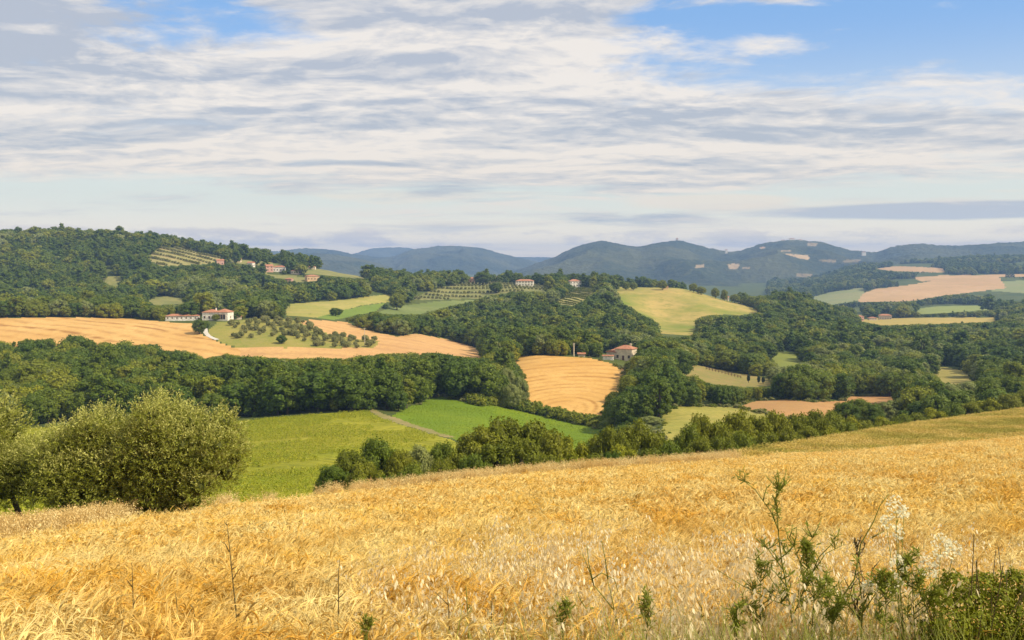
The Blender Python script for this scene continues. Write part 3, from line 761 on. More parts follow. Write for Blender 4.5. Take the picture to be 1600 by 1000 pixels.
# the trees that show largest: those nearest whose crowns are open to the view (no taller crown straight before them)
vis = (wpx > -20) & (wpx < 1620) & (woods[:, 1] < 445)
topx, topy = project(woods[:, 0], woods[:, 1], woods[:, 2] + np.array([w[2] for w in WK])[kind] * sc_)
order = np.argsort(woods[:, 1])
seen = np.full(1700, 2000.0); cand = []
for i in order:
    if not vis[i]: continue
    a, b = int(topx[i]) - 4, int(topx[i]) + 5
    a = max(a, 0); b = min(b, 1700)
    if b <= a: continue
    if topy[i] < seen[a:b].mean() - 4: cand.append((sc_[i] / woods[i, 1], i))
    seen[a:b] = np.minimum(seen[a:b], topy[i] )
cand.sort(reverse=True)
single = set(i for _, i in cand[:225])
print('single candidates', len(cand))
def place(o, x, y, z, s, rz, sw=1.0):
    o.location = (x, y, z); o.scale = (s * sw, s * sw, s); o.rotation_euler = (0, 0, rz)
for i in sorted(single):
    src, rr, hh, mt = WK[kind[i]]
    o = src.copy(); COL.objects.link(o); o.name = 'broadleaf_tree'
    place(o, woods[i, 0], woods[i, 1], woods[i, 2] - 0.15, sc_[i], rotz[i], wid[i])
    front = woods[i, 1] < 285
    if wpx[i] < 130: where, gg = 'far left of the wood behind the olive tree', 'left end of wood'
    elif wpx[i] < 380: where, gg = 'in the wood straight behind the big olive tree', 'wood behind olive tree'
    elif wpx[i] < 520: where, gg = 'in the wood between olive tree and dirt track', 'wood right of olive tree'
    elif wpx[i] < 640: where, gg = 'in the wood at the head of the dirt track', 'wood by dirt track'
    elif wpx[i] < 740: where, gg = 'in the wood above the left of emerald field', 'wood above emerald field'
    elif wpx[i] < 850: where, gg = 'at the wood corner touching the mown golden field', 'wood corner'
    elif wpx[i] < 1060: where, gg = 'in the copse between mown golden and pale fields', 'copse by the mown field'
    elif wpx[i] < 1200: where, gg = 'in the tree belt behind the pale green field', 'belt behind pale field'
    elif wpx[i] < 1335: where, gg = 'in the tree belt behind the left of tilled field', 'belt behind tilled field'
    elif wpx[i] < 1480: where, gg = 'in the wood behind the right end of tilled field', 'wood right of tilled field'
    else: where, gg = 'at the far right edge of the valley wood', 'right edge wood'
    if front and wpx[i] < 850: gg += ' front row'
    props(o, ('front row ' if front and wpx[i] < 850 else '') + WKIND_LABEL[mt] + ' ' + where, 'tree', WKIND_LABEL[mt] + 's, ' + gg)

def scatter(name, P, rot, scl, ind, protos, tilt=None, kind_='stuff', label=None, cat=None):
    """one object that repeats small source meshes over points (for what nobody could count)"""
    src = bpy.data.collections.new(name + '_source')
    for k_, o in enumerate(protos):
        d = bpy.data.objects.new('%s_source_%02d' % (name, k_), o.data); src.objects.link(d)
    me = bpy.data.meshes.new(name); me.vertices.add(len(P)); me.vertices.foreach_set('co', np.asarray(P, np.float32).ravel())
    a = me.attributes.new('rot', 'FLOAT_VECTOR', 'POINT')
    rv = np.zeros((len(P), 3), np.float32); rv[:, 2] = rot
    if tilt is not None: rv[:, :2] = tilt
    a.data.foreach_set('vector', rv.ravel())
    a = me.attributes.new('scl', 'FLOAT_VECTOR', 'POINT'); a.data.foreach_set('vector', np.asarray(scl, np.float32).ravel())
    a = me.attributes.new('pick', 'INT', 'POINT'); a.data.foreach_set('value', np.asarray(ind, np.int32))
    o = bpy.data.objects.new(name, me); COL.objects.link(o)
    g = bpy.data.node_groups.new(name + '_spread', 'GeometryNodeTree')
    g.interface.new_socket('Geometry', in_out='INPUT', socket_type='NodeSocketGeometry')
    g.interface.new_socket('Geometry', in_out='OUTPUT', socket_type='NodeSocketGeometry')
    gi = g.nodes.new('NodeGroupInput'); go = g.nodes.new('NodeGroupOutput')
    ci = g.nodes.new('GeometryNodeCollectionInfo'); ci.inputs[0].default_value = src; ci.inputs[1].default_value = True; ci.inputs[2].default_value = True
    ip = g.nodes.new('GeometryNodeInstanceOnPoints'); ip.inputs['Pick Instance'].default_value = True
    def na(nm, ty):
        n = g.nodes.new('GeometryNodeInputNamedAttribute'); n.data_type = ty; n.inputs[0].default_value = nm
        return [s for s in n.outputs if s.enabled and s.name == 'Attribute'][0]
    g.links.new(gi.outputs[0], ip.inputs['Points']); g.links.new(ci.outputs[0], ip.inputs['Instance'])
    g.links.new(na('pick', 'INT'), ip.inputs['Instance Index'])
    e2r = g.nodes.new('FunctionNodeEulerToRotation'); g.links.new(na('rot', 'FLOAT_VECTOR'), e2r.inputs[0]); g.links.new(e2r.outputs[0], ip.inputs['Rotation'])
    g.links.new(na('scl', 'FLOAT_VECTOR'), ip.inputs['Scale'])
    g.links.new(ip.outputs[0], go.inputs[0])
    md = o.modifiers.new('spread', 'NODES'); md.node_group = g
    props(o, label, cat, None, kind_)
    return o

rest = np.array([i not in single for i in range(nW)])
farm = woods[:, 1] > 620
pts = woods[rest][:, :3].copy(); pts[:, 2] -= 0.15
scatter('woodland', pts, rotz[rest], np.stack([sc_ * wid, sc_ * wid, sc_], 1)[rest], np.where(farm, kind + len(WK), kind)[rest],
        [w[0] for w in WK] + [w[0] for w in WF], label='mixed green woodland covering the hillsides and valleys', cat='woodland')


# ------------------------------------------------------------------ solve a spot on the ground from its bearing and sight line
def spot(px, py, y0, y1):
    ys = np.linspace(y0, y1, 400); xs = (px - 800) / F * ys
    _, pp = project(xs, ys, ground(xs, ys))
    i = int(np.argmin(np.abs(pp - py)))
    return float(xs[i]), float(ys[i]), float(ground(xs[i], ys[i]))

# ------------------------------------------------------------------ hedge and copse trees nearer than the woods, each with trunk and crown
HK = {}
for i, (mt, shp, rr, hh, nc) in enumerate([('hedge', 'round', 3.4, 8.0, 34), ('hedge', 'round', 3.0, 8.4, 30), ('mid', 'round', 3.3, 8.0, 32), ('yellow', 'tall', 2.6, 7.6, 26), ('hedge', 'tall', 2.6, 8.6, 30), ('pale', 'round', 3.2, 8.2, 32), ('dark', 'round', 3.2, 8.2, 32), ('pale', 'tall', 2.0, 9.0, 26)]):
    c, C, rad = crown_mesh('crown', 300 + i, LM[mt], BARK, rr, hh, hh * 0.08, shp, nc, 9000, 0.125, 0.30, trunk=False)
    tv, tf = trunk_geo(np.random.default_rng(300 + i), hh, rr, hh * 0.1, C)
    t = mesh_obj('trunk', tv, tf, BARK, smooth=True, link=False)
    HK[i] = (c, t, rr, hh, mt)
def hedge_tree(px, top, wpx_, Y, k_, label, group, name='broadleaf_tree', cat='tree'):
    c, t, rr, hh, mt = HK[k_]
    x = (px - 800) / F * Y; z = float(ground(x, Y))
    zt = float(slope_of(top)) * Y
    h = max(2.5, min(13.5, zt - z))
    z = zt - h if zt - z < 2.5 or zt - z > 13.5 else z
    z = min(z, float(ground(x, Y)))
    r = wpx_ / 2 * Y / F
    e = bpy.data.objects.new(name, None); COL.objects.link(e)
    e.location = (x, Y, z - 0.1); e.rotation_euler = (0, 0, random.uniform(0, 6.28)); e.scale = (r / rr, r / rr, h / hh)
    for s in (c, t):
        o = s.copy(); COL.objects.link(o); o.parent = e
    props(e, label, cat, group)
    return e
G_H = 'hedgerow trees below the wheat field'
KN = {0: 'olive green bushy tree', 1: 'olive green bushy tree', 2: 'mid green bushy tree', 3: 'yellow green bushy tree', 4: 'upright olive green tree', 5: 'pale green bushy tree', 6: 'dark green bushy tree', 7: 'slim pale green poplar'}
hedge = [  # px, top, width px, distance, kind
    (517, 733, 56, 84, 6), (545, 712, 62, 88, 0), (588, 694, 66, 92, 2), (570, 728, 60, 82, 1), (622, 712, 56, 90, 0), (655, 702, 56, 93, 5), (640, 734, 56, 82, 2), (688, 697, 52, 94, 6), (690, 728, 54, 83, 0), (712, 712, 56, 88, 1), (605, 750, 50, 76, 6), (668, 752, 48, 78, 2), (560, 756, 48, 74, 2),
    (752, 674, 84, 94, 1), (792, 663, 88, 96, 0), (838, 663, 84, 96, 1), (772, 696, 74, 86, 4), (818, 690, 78, 86, 1), (862, 684, 64, 90, 0), (738, 716, 56, 82, 6), (858, 716, 52, 82, 1),
    (882, 690, 46, 97, 3), (906, 698, 50, 95, 3), (934, 692, 52, 97, 2), (890, 716, 50, 84, 3), (926, 720, 50, 84, 2),
    (958, 676, 62, 95, 0), (996, 668, 66, 98, 0), (1030, 682, 60, 97, 1), (975, 702, 60, 86, 3), (1015, 706, 60, 86, 1), (1052, 700, 56, 88, 2), (955, 712, 46, 84, 6),
    (1078, 674, 50, 104, 2), (1100, 658, 54, 108, 0), (1128, 664, 58, 108, 1), (1154, 652, 58, 112, 0), (1184, 655, 58, 116, 1), (1215, 652, 58, 122, 0), (1247, 652, 54, 128, 1), (1277, 650, 52, 136, 0), (1306, 650, 50, 144, 2), (1332, 654, 46, 152, 3), (1098, 690, 56, 94, 1), (1132, 690, 56, 97, 0), (1166, 684, 54, 104, 2), (1200, 680, 52, 108, 1), (1236, 678, 50, 116, 0), (1268, 674, 50, 124, 1), (1300, 670, 46, 134, 3), (1330, 666, 46, 144, 2), (1360, 660, 46, 156, 1), (1388, 656, 44, 166, 3), (1415, 652, 42, 174, 2), (1440, 648, 42, 184, 1), (1466, 642, 44, 194, 3), (1494, 636, 44, 202, 2), (1522, 632, 44, 210, 1), (1552, 626, 44, 218, 3), (1582, 620, 44, 226, 0), (1612, 614, 44, 232, 1),
    (1325, 632, 42, 236, 6), (1346, 628, 46, 240, 2), (1366, 634, 40, 238, 6), (1388, 630, 24, 262, 7), (1400, 628, 24, 268, 7), (1418, 622, 34, 280, 5), (1440, 612, 38, 300, 5), (1462, 602, 42, 312, 2), (1486, 604, 44, 300, 5), (1450, 632, 36, 262, 5), (1474, 622, 38, 280, 2), (1515, 600, 44, 310, 5), (1548, 596, 44, 320, 2), (1585, 592, 48, 320, 6), (1530, 622, 40, 280, 5), (1570, 614, 40, 280, 2),
]
near_words = ['left end of the hedgerow', 'big rounded hedgerow clump', 'middle of the hedgerow', 'right half of the hedgerow', 'right end of the hedgerow', 'edge of the tilled brown field']
for (px, top, w_, Y, k_) in hedge:
    top -= 7 if px < 1300 else 4; w_ *= 1.12
    if Y >= 236 and px > 1300: wd, gp = 'at the near edge of the tilled brown field', 'trees by the tilled field'
    elif px < 725: wd, gp = 'in the low left end of the hedgerow below the wheat', 'low left hedgerow trees'
    elif px < 875: wd, gp = 'in the big rounded clump below the wheat field', 'big hedgerow clump'
    elif px < 1065: wd, gp = 'in the hedgerow below the emerald field', 'middle hedgerow trees'
    else:
        z_ = 'lower' if px < 1190 else ('middle' if px < 1340 else 'upper'); f_ = 'front' if top > 664 - (px - 1180) * 0.08 else 'back'
        wd, gp = 'in the %s %s row of the long right-hand hedgerow' % (z_, f_), 'right hedgerow %s %s' % (f_, z_)
    hedge_tree(px, top, w_, Y, k_, KN[k_] + ' ' + wd, KN[k_] + 's, ' + gp, 'poplar_tree' if k_ == 7 else 'broadleaf_tree')
copse = [(985, 588, 46, 300, 2), (1010, 600, 44, 296, 6), (962, 612, 40, 300, 0), (1028, 612, 36, 290, 2), (990, 618, 46, 280, 5), (966, 634, 42, 276, 2), (1014, 628, 42, 270, 5), (990, 645, 46, 258, 6), (958, 652, 38, 262, 2), (1020, 650, 40, 250, 5), (976, 664, 40, 240, 2), (1004, 662, 42, 236, 5), (950, 668, 30, 236, 6),
         (1030, 590, 36, 330, 6), (1002, 575, 40, 360, 2), (1046, 600, 30, 330, 2), (790, 575, 36, 318, 5), (812, 588, 30, 310, 5), (800, 600, 34, 304, 5)]
for (px, top, w_, Y, k_) in copse:
    if px < 900: hedge_tree(px, top, w_, Y, k_, 'pale rounded tree at the wood corner beside the mown field', 'pale trees at the wood corner')
    else: hedge_tree(px, top, w_, Y, k_, KN[k_] + ' in the copse right of the mown golden field', KN[k_] + 's, copse by the mown field')
# trees that stand alone
sx, sy, sz = spot(311, 522, 480, 600)
hedge_tree(310, 499, 23, sy, 6, 'round dark tree at the bend of the white drive', None)
hedge_tree(336, 491, 14, 552, 2, 'small round tree before the front of the white villa', None)
hedge_tree(439, 524, 17, 478, 6, 'dark round bush alone at the foot of the olive grove', None, 'round_bush', 'bush')
hedge_tree(524, 481, 22, 640, 6, 'dark rounded tree between the bright meadow and stubble', None)
hedge_tree(484, 490, 10, 640, 6, 'small dark bush at the left tip of the bright meadow', None, 'round_bush', 'bush')
hedge_tree(620, 458, 26, 800, 2, 'broad tree on the left of the far hedge above meadow', None)
hedge_tree(754, 420, 30, 1045, 6, 'big dark spreading tree between the ridge-top houses', None)
hedge_tree(808, 427, 22, 1060, 6, 'umbrella-shaped tree just above the long ridge farmhouse', None)
hedge_tree(775, 441, 22, 960, 6, 'dark round tree on the slope below the ridge houses', None)
hedge_tree(1035, 438, 16, 985, 2, 'green tree at the top of the hilltop field beside a hut', None)
for (px, top, w_) in ((1083, 443, 16), (1096, 448, 18), (1118, 450, 14), (1132, 453, 12), (1148, 460, 18), (1170, 463, 18), (1190, 462, 20), (1210, 466, 16), (1232, 453, 22), (1222, 466, 22), (978, 441, 14), (990, 442, 12)):
    hedge_tree(px, top, w_, 985, 2, 'small green tree along the ridge behind the hilltop field', 'trees behind the hilltop field ridge')

# ------------------------------------------------------------------ skyline stone pine, cypresses
def cypress(px, top, bot, Y, label, group=None):
    x, Y, z = spot(px, bot, Y, Y + 160); zt = float(slope_of(top)) * Y; h = max(3.0, zt - z)
    e = bpy.data.objects.new('cypress_tree', None); COL.objects.link(e); e.location = (x, Y, z)
    c, C, rad = crown_mesh('crown', int(px), LM['cypress'], BARK, 0.55, h, 0.4, 'tall', 26, 1500, 0.12, 0.7, trunk=False)
    c.name = 'crown'; COL.objects.link(c); c.parent = e
    tv, tf = tube([(0, 0, -0.3), (0, 0, h * 0.8)], [0.14, 0.05], 6); t = mesh_obj('trunk', tv, tf, BARK, parent=e)
    props(e, label, 'cypress tree', group)
cypress(1172, 584, 602, 430, 'tallest dark cypress on the open bank below the fence')
cypress(1188, 588, 601, 430, 'middle cypress of three on the bank below the fence')
cypress(1195, 590, 601, 430, 'rightmost and smallest cypress on the bank below the fence')
cypress(742, 428, 440, 980, 'slim cypress left of the red-roofed ridge house')
def stone_pine(px, top, Y, label):
    x = (px - 800) / F * Y; z = float(ground(x, Y)); h = max(5.0, float(slope_of(top)) * Y - z)
    e = bpy.data.objects.new('stone_pine', None); COL.objects.link(e); e.location = (x, Y, z)
    rr = h * 0.42
    lobes = [(math.cos(a) * rr * q, math.sin(a) * rr * q, h * (0.86 - 0.05 * q), rr * 0.42) for a, q in zip(np.arange(0, 18, 1.1), [0, .5, .6, .7, .6, .7, .5, .65, .7, .4, .6, .7, .5, .6, .5, .3, .6])]
    c, C, rad = crown_mesh('crown', int(px) + 5, LM['pine'], BARK, rr, h, h * 0.6, 'round', 10, 1500, 0.16, 0.3, trunk=False, flat=0.5, lobes=lobes)
    c.name = 'crown'; COL.objects.link(c); c.parent = e
    tv, tf = tube([(0, 0, -0.3), (0.1, 0, h * 0.5), (0, 0, h * 0.9)], [0.28, 0.2, 0.1], 7); mesh_obj('trunk', tv, tf, BARK, parent=e)
    props(e, label, 'pine tree')
stone_pine(331, 381, 1140, 'lone umbrella pine standing on the left hill skyline')

# ------------------------------------------------------------------ olive grove below the villa
GO = []
for i in range(3):
    c, C, rad = crown_mesh('crown', 500 + i, LM['grove'], BARK, 1.9, 3.3, 0.5, 'round', 16, 1500, 0.17, 0.36, trunk=False)
    tv, tf = trunk_geo(np.random.default_rng(i), 3.3, 1.9, 0.6, C); t = mesh_obj('trunk', tv, tf, BARK, link=False)
    GO.append((c, t))
def grove_tree(x, y, s, label, group):
    c, t = GO[random.randrange(3)]
    e = bpy.data.objects.new('olive_tree', None); COL.objects.link(e); e.location = (x, y, float(ground(x, y))); e.rotation_euler = (0, 0, random.uniform(0, 6.28)); e.scale = (s * 1.1, s * 1.1, s)
    for q in (c, t):
        o = q.copy(); COL.objects.link(o); o.parent = e
    props(e, label, 'olive tree', group)
P = grid_pts(446, 600, 6.4, 330, 600)
z = ground(P[:, 0], P[:, 1]); ppx, ppy = project(P[:, 0], P[:, 1], z)
G1 = [(352, 505), (420, 500), (470, 503), (520, 524), (596, 534), (586, 545), (500, 543), (450, 528), (380, 522)]
G2 = [(342, 512), (380, 522), (400, 530), (372, 532)]
n_ = 0
for (x, y), a, b in zip(P, ppx, ppy):
    if inpoly(np.array([a]), np.array([b]), G1)[0] or (inpoly(np.array([a]), np.array([b]), G2)[0] and random.random() < 0.5):
        grove_tree(x, y, random.uniform(0.5, 0.95), 'grey green olive tree in the %s of the grove below the white villa' % ('left part' if a < 420 else 'middle' if a < 500 else 'right tip'), 'olive grove %s' % ('left' if a < 420 else 'middle' if a < 500 else 'right tip')); n_ += 1
print('grove', n_)

# rows of vines and terraced olives on the far slopes: too small to pick apart
def rows_on(name, poly, y0, y1, ang, gap, step, proto, scl, label, cat):
    xs0, ys0 = [], []
    pxc = [p[0] for p in poly]
    x0, x1 = (min(pxc) - 810) / F * y1, (max(pxc) - 790) / F * y1
    if x0 > 0: x0 *= y0 / y1
    if x1 < 0: x1 *= y0 / y1
    a = R(ang); L = max(x1 - x0, y1 - y0)
    ss = np.arange(-L, L, gap); tt_ = np.arange(-L, L, step)
    A, B = np.meshgrid(ss, tt_); mx_, my_ = (x0 + x1) / 2, (y0 + y1) / 2
    X = mx_ + A * math.cos(a) - B * math.sin(a); Y_ = my_ + A * math.sin(a) + B * math.cos(a)
    X, Y_ = X.ravel() + rng.normal(0, .15, X.size), Y_.ravel() + rng.normal(0, .15, X.size)
    k_ = (Y_ > y0) & (Y_ < y1); X, Y_ = X[k_], Y_[k_]
    zz = ground(X, Y_); a_, b_ = project(X, Y_, zz); k_ = inpoly(a_, b_, poly); X, Y_, zz = X[k_], Y_[k_], zz[k_]
    n = len(X)
    if n == 0: return
    s = rng.uniform(0.8, 1.2, n)[:, None] * np.array(scl)
    scatter(name, np.stack([X, Y_, zz], 1), rng.uniform(0, 6.28, n), s, rng.integers(0, 3, n), proto, label=label, cat=cat)
SM = []
for i in range(3):
    c, _, _ = crown_mesh('small_bush', 520 + i, LM['grove'], BARK, 1.0, 1.8, 0.1, 'round', 8, 260, 0.2, 0.45, trunk=False); SM.append(c)
SV = []
for i in range(3):
    c, _, _ = crown_mesh('vine_bush', 540 + i, LM['mid'], BARK, 1.0, 1.8, 0.1, 'round', 8, 260, 0.2, 0.45, trunk=False); SV.append(c)
rows_on('vineyard_vines', next(f[1] for f in FIELDS if f[0] == 'vineyard_slope'), 700, 1150, 34, 8.5, 1.4, SV, (0.7, 0.7, 0.6), 'straight rows of green vines on the wooded hill slope', 'vineyard')
rows_on('terraced_olives', next(f[1] for f in FIELDS if f[0] == 'olive_slope'), 850, 1300, 66, 17.0, 4.0, SM, (1.6, 1.6, 1.3), 'rows of small olives on the terraced left hillside', 'olive terraces')
rows_on('terrace_bushes', next(f[1] for f in FIELDS if f[0] == 'terrace_meadow'), 700, 1200, 75, 26.0, 4.0, SM, (1.5, 1.5, 1.2), 'rows of small olives on the terraces below the ridge houses', 'olive terraces')
# low scrub hedge between the emerald and the mown field
hp = []
for t in np.linspace(0, 1, 240):
    px = 735 + t * 215; py = np.interp(px, [735, 800, 850, 900, 950], [629, 636, 648, 660, 668])
    x, y, z = spot(px, py, 200, 330)
    hp.append((x + rng.normal(0, .8), y + rng.normal(0, 2.0), z - 0.1))
hp = np.array(hp); n = len(hp)
scatter('scrub_hedge', hp, rng.uniform(0, 6.28, n), rng.uniform(0.8, 1.9, (n, 1)) * np.array([1, 1, 0.9]), rng.integers(0, 3, n), SV, label='low scrubby hedge between the emerald field and mown field', cat='hedge')

mp = []
for nm, poly, a_, b_ in FIELDS:
    if nm not in ('emerald_field', 'mown_field', 'pale_field', 'tilled_field'): continue
    for q0, q1 in zip(poly, poly[1:] + poly[:1]):
        if min(q0[0], q1[0]) < -50 or max(q0[0], q1[0]) > 1650 or max(q0[1], q1[1]) > 700 or (nm == 'emerald_field' and max(q0[0], q1[0]) < 730 and min(q0[0], q1[0]) < 640): continue
        for t in np.arange(0, 1, 2.2 / (math.hypot(q1[0] - q0[0], q1[1] - q0[1]) + 1)):
            if vnoise(np.array([(q0[0] + q1[0] + t * 400) / 60.0]), np.array([q0[1] * 0.3]), 3)[0] < 0.42: continue
            x, y, z = spot(q0[0] * (1 - t) + q1[0] * t, q0[1] * (1 - t) + q1[1] * t, a_ - 10, b_ + 5)
            mp.append((x + rng.normal(0, .6), y + rng.normal(0, 1.5), z - 0.15))
mp = np.array(mp); n = len(mp); sm_ = rng.uniform(0.25, 0.85, (n, 1)) ** 1.3 * 1.1
scatter('field_margin_scrub', mp, rng.uniform(0, 6.28, n), sm_ * np.array([1.2, 1.2, 0.8]), rng.integers(0, 6, n), SV + SM, label='rough grass and scrub along the margins of the fields', cat='scrub')
CG = leafmat('crop_leaves', (0.30, 0.34, 0.016), (0.44, 0.42, 0.030), 0.4)
CE = leafmat('young_crop_leaves', (0.17, 0.25, 0.012), (0.25, 0.31, 0.014), 0.3)
def crop_tuft(seed, mat, n, rr, h):
    r = np.random.default_rng(seed); a = r.uniform(0, 6.28, n); q = r.uniform(0, rr, n)
    P_ = np.stack([np.cos(a) * q, np.sin(a) * q, r.uniform(0.1, 1, n) * h], 1)
    v, f = leaves_at(P_, unit(r.normal(size=(n, 3)) + [0, 0, 0.6]), h * 0.26, r, 0.5)
    return mesh_obj('crop_tuft', v, f, mat, link=False, attrs={'tint': ('FACE', r.uniform(0.8, 1.2, n))})
def crop_rows(name, fname, ang, gap, step, protos, hh, label):
    fi = [k_ for k_, f in enumerate(FIELDS) if f[0] == fname][0]; _, poly, y0, y1 = FIELDS[fi]
    pxs = [max(-120, min(1700, p[0])) for p in poly]
    a = R(ang); x0 = min((p - 800) / F * (y1 if p < 800 else y0) for p in pxs); x1 = max((p - 800) / F * (y0 if p < 800 else y1) for p in pxs)
    L = math.hypot(x1 - x0, y1 - y0) / 2 + 5; A, B = np.meshgrid(np.arange(-L, L, gap), np.arange(-L, L, step))
    B = B + fbm(A / 30, B / 30, 3, 2) * 0
    A = A + fbm(B / 60, A / 60, 13, 2) * 5
    X = ((x0 + x1) / 2 + A * math.cos(a) - B * math.sin(a)).ravel(); Y_ = ((y0 + y1) / 2 + A * math.sin(a) + B * math.cos(a)).ravel()
    k_ = (Y_ > y0) & (Y_ < y1); X, Y_ = X[k_] + rng.normal(0, .18, k_.sum()), Y_[k_] + rng.normal(0, .18, k_.sum())
    zz = ground(X, Y_); c_ = classify(X, Y_, zz); pxx, _ = project(X, Y_, zz)
    k_ = (c_ == 10 + fi) & (pxx > -120) & (pxx < 1700) & (fbm(X / 14, Y_ / 14, 52, 3) > -0.38); X, Y_, zz = X[k_], Y_[k_], zz[k_]; n = len(X)
    print(name, n)
    sc = rng.uniform(0.6, 1.25, (n, 1)) * (1 + fbm(X / 20, Y_ / 20, 57, 2) * 0.5)[:, None] * hh
    scatter(name, np.stack([X, Y_, zz], 1), rng.uniform(0, 6.28, n), sc * np.array([1, 1, 1]), rng.integers(0, 4, n), protos, label=label, cat='crop')
PG = [crop_tuft(950 + i, CG, 26, 0.45, 0.42) for i in range(4)]; PE = [crop_tuft(960 + i, CE, 26, 0.45, 0.3) for i in range(4)]
crop_rows('green_crop_rows', 'green_field', 52, 1.9, 0.8, PG, 1.0, 'rows of leafy yellow green crop in the left field')
crop_rows('emerald_crop_rows', 'emerald_field', -38, 1.7, 0.9, PE, 0.7, 'low bright emerald crop in the middle field')
# ------------------------------------------------------------------ buildings
WALLS = {'white': plain('white_plaster', (0.78, 0.72, 0.60), 0.9, 0.28, 1.1), 'cream': plain('cream_plaster', (0.66, 0.55, 0.38), 0.9, 0.15, 0.8),
         'pink': plain('pink_plaster', (0.62, 0.36, 0.27), 0.9, 0.15, 0.8), 'stone': plain('pale_stone', (0.50, 0.42, 0.31), 0.95, 0.3, 2.5, 0.4), 'ochre': plain('ochre_plaster', (0.62, 0.42, 0.22), 0.9, 0.15, 0.8)}
def roofmat():
    m, nt, out = newmat('terracotta_tiles')
    p = pos(nt); n = noise(nt, p, 1.2, 5, 0.7)
    tcn = N(nt, nt.nodes.new('ShaderNodeTexCoord').outputs['Object']); x, y, z = sep(nt, tcn)
    rib = (x * 28.0).sin() * 0.5 + 0.5
    c = mixc(nt, n.ss(0.3, 0.7), (0.36, 0.145, 0.08), (0.50, 0.24, 0.13)); c = mixc(nt, noise(nt, p, 4.0, 2).ss(0.55, 0.75) * 0.4, c, (0.5, 0.33, 0.2))
    finish(nt, out, c, 0.9, rib, 0.6, 0.06); return m
ROOF = roofmat()
GLASS = plain('window_glass', (0.03, 0.035, 0.04), 0.15, 0.1, 1.0, 0, 0.6)
FRAME = plain('window_frame', (0.42, 0.30, 0.2), 0.7)
DOORM = plain('door_wood', (0.12, 0.06, 0.035), 0.7)
def box(x0, x1, y0, y1, z0, z1):
    v = np.array([(x, y, z) for z in (z0, z1) for y in (y0, y1) for x in (x0, x1)], float)
    return v, [(0, 2, 3, 1), (4, 5, 7, 6), (0, 1, 5, 4), (1, 3, 7, 5), (3, 2, 6, 7), (2, 0, 4, 6)]
def roof_geo(w, d, z, rise, over, hip):
    a, b = w / 2 + over, d / 2 + over; t = 0.16
    i = min(a, b) * 0.98 if hip else 0.0
    rx = a - i if hip else a
    if a >= b: r1, r2 = (-rx, 0), (rx, 0)
    else:
        ry = b - i if hip else b
        r1, r2 = (0, -ry), (0, ry)
    v = [(-a, -b, z), (a, -b, z), (a, b, z), (-a, b, z), (-a, -b, z + t), (a, -b, z + t), (a, b, z + t), (-a, b, z + t), (*r1, z + rise + t), (*r2, z + rise + t)]
    f = [(3, 2, 1, 0), (0, 1, 5, 4), (1, 2, 6, 5), (2, 3, 7, 6), (3, 0, 4, 7)]
    if a >= b: f += [(4, 5, 9, 8), (6, 7, 8, 9), (7, 4, 8), (5, 6, 9)]
    else: f += [(5, 6, 9, 8), (7, 4, 8, 9), (4, 5, 8), (6, 7, 9)]
    return np.array(v, float), f
def window_mesh(w, h):
    fr = [box(-w / 2, w / 2, -0.06, 0.02, -h / 2, -h / 2 + .1), box(-w / 2, w / 2, -0.06, 0.02, h / 2 - .1, h / 2), box(-w / 2, -w / 2 + .09, -0.06, 0.02, -h / 2 + .1, h / 2 - .1), box(w / 2 - .09, w / 2, -0.06, 0.02, -h / 2 + .1, h / 2 - .1), box(-.03, .03, -0.05, 0.02, -h / 2 + .1, h / 2 - .1)]
    v, f = join(fr); nf = len(f)
    gv, gf = box(-w / 2 + .09, w / 2 - .09, -0.02, 0.015, -h / 2 + .1, h / 2 - .1)
    f = f + [tuple(i + len(v) for i in q) for q in gf]; v = np.concatenate([v, gv])
    o = mesh_obj('window', v, f, [FRAME, GLASS], [0] * nf + [1] * len(gf), link=False); return o
WIN = window_mesh(1.1, 1.5); WINS = window_mesh(0.8, 0.9)
DV, DF = box(-0.5, 0.5, -0.07, 0.02, 0, 2.1); DOOR = mesh_obj('door', DV, DF, DOORM, link=False)
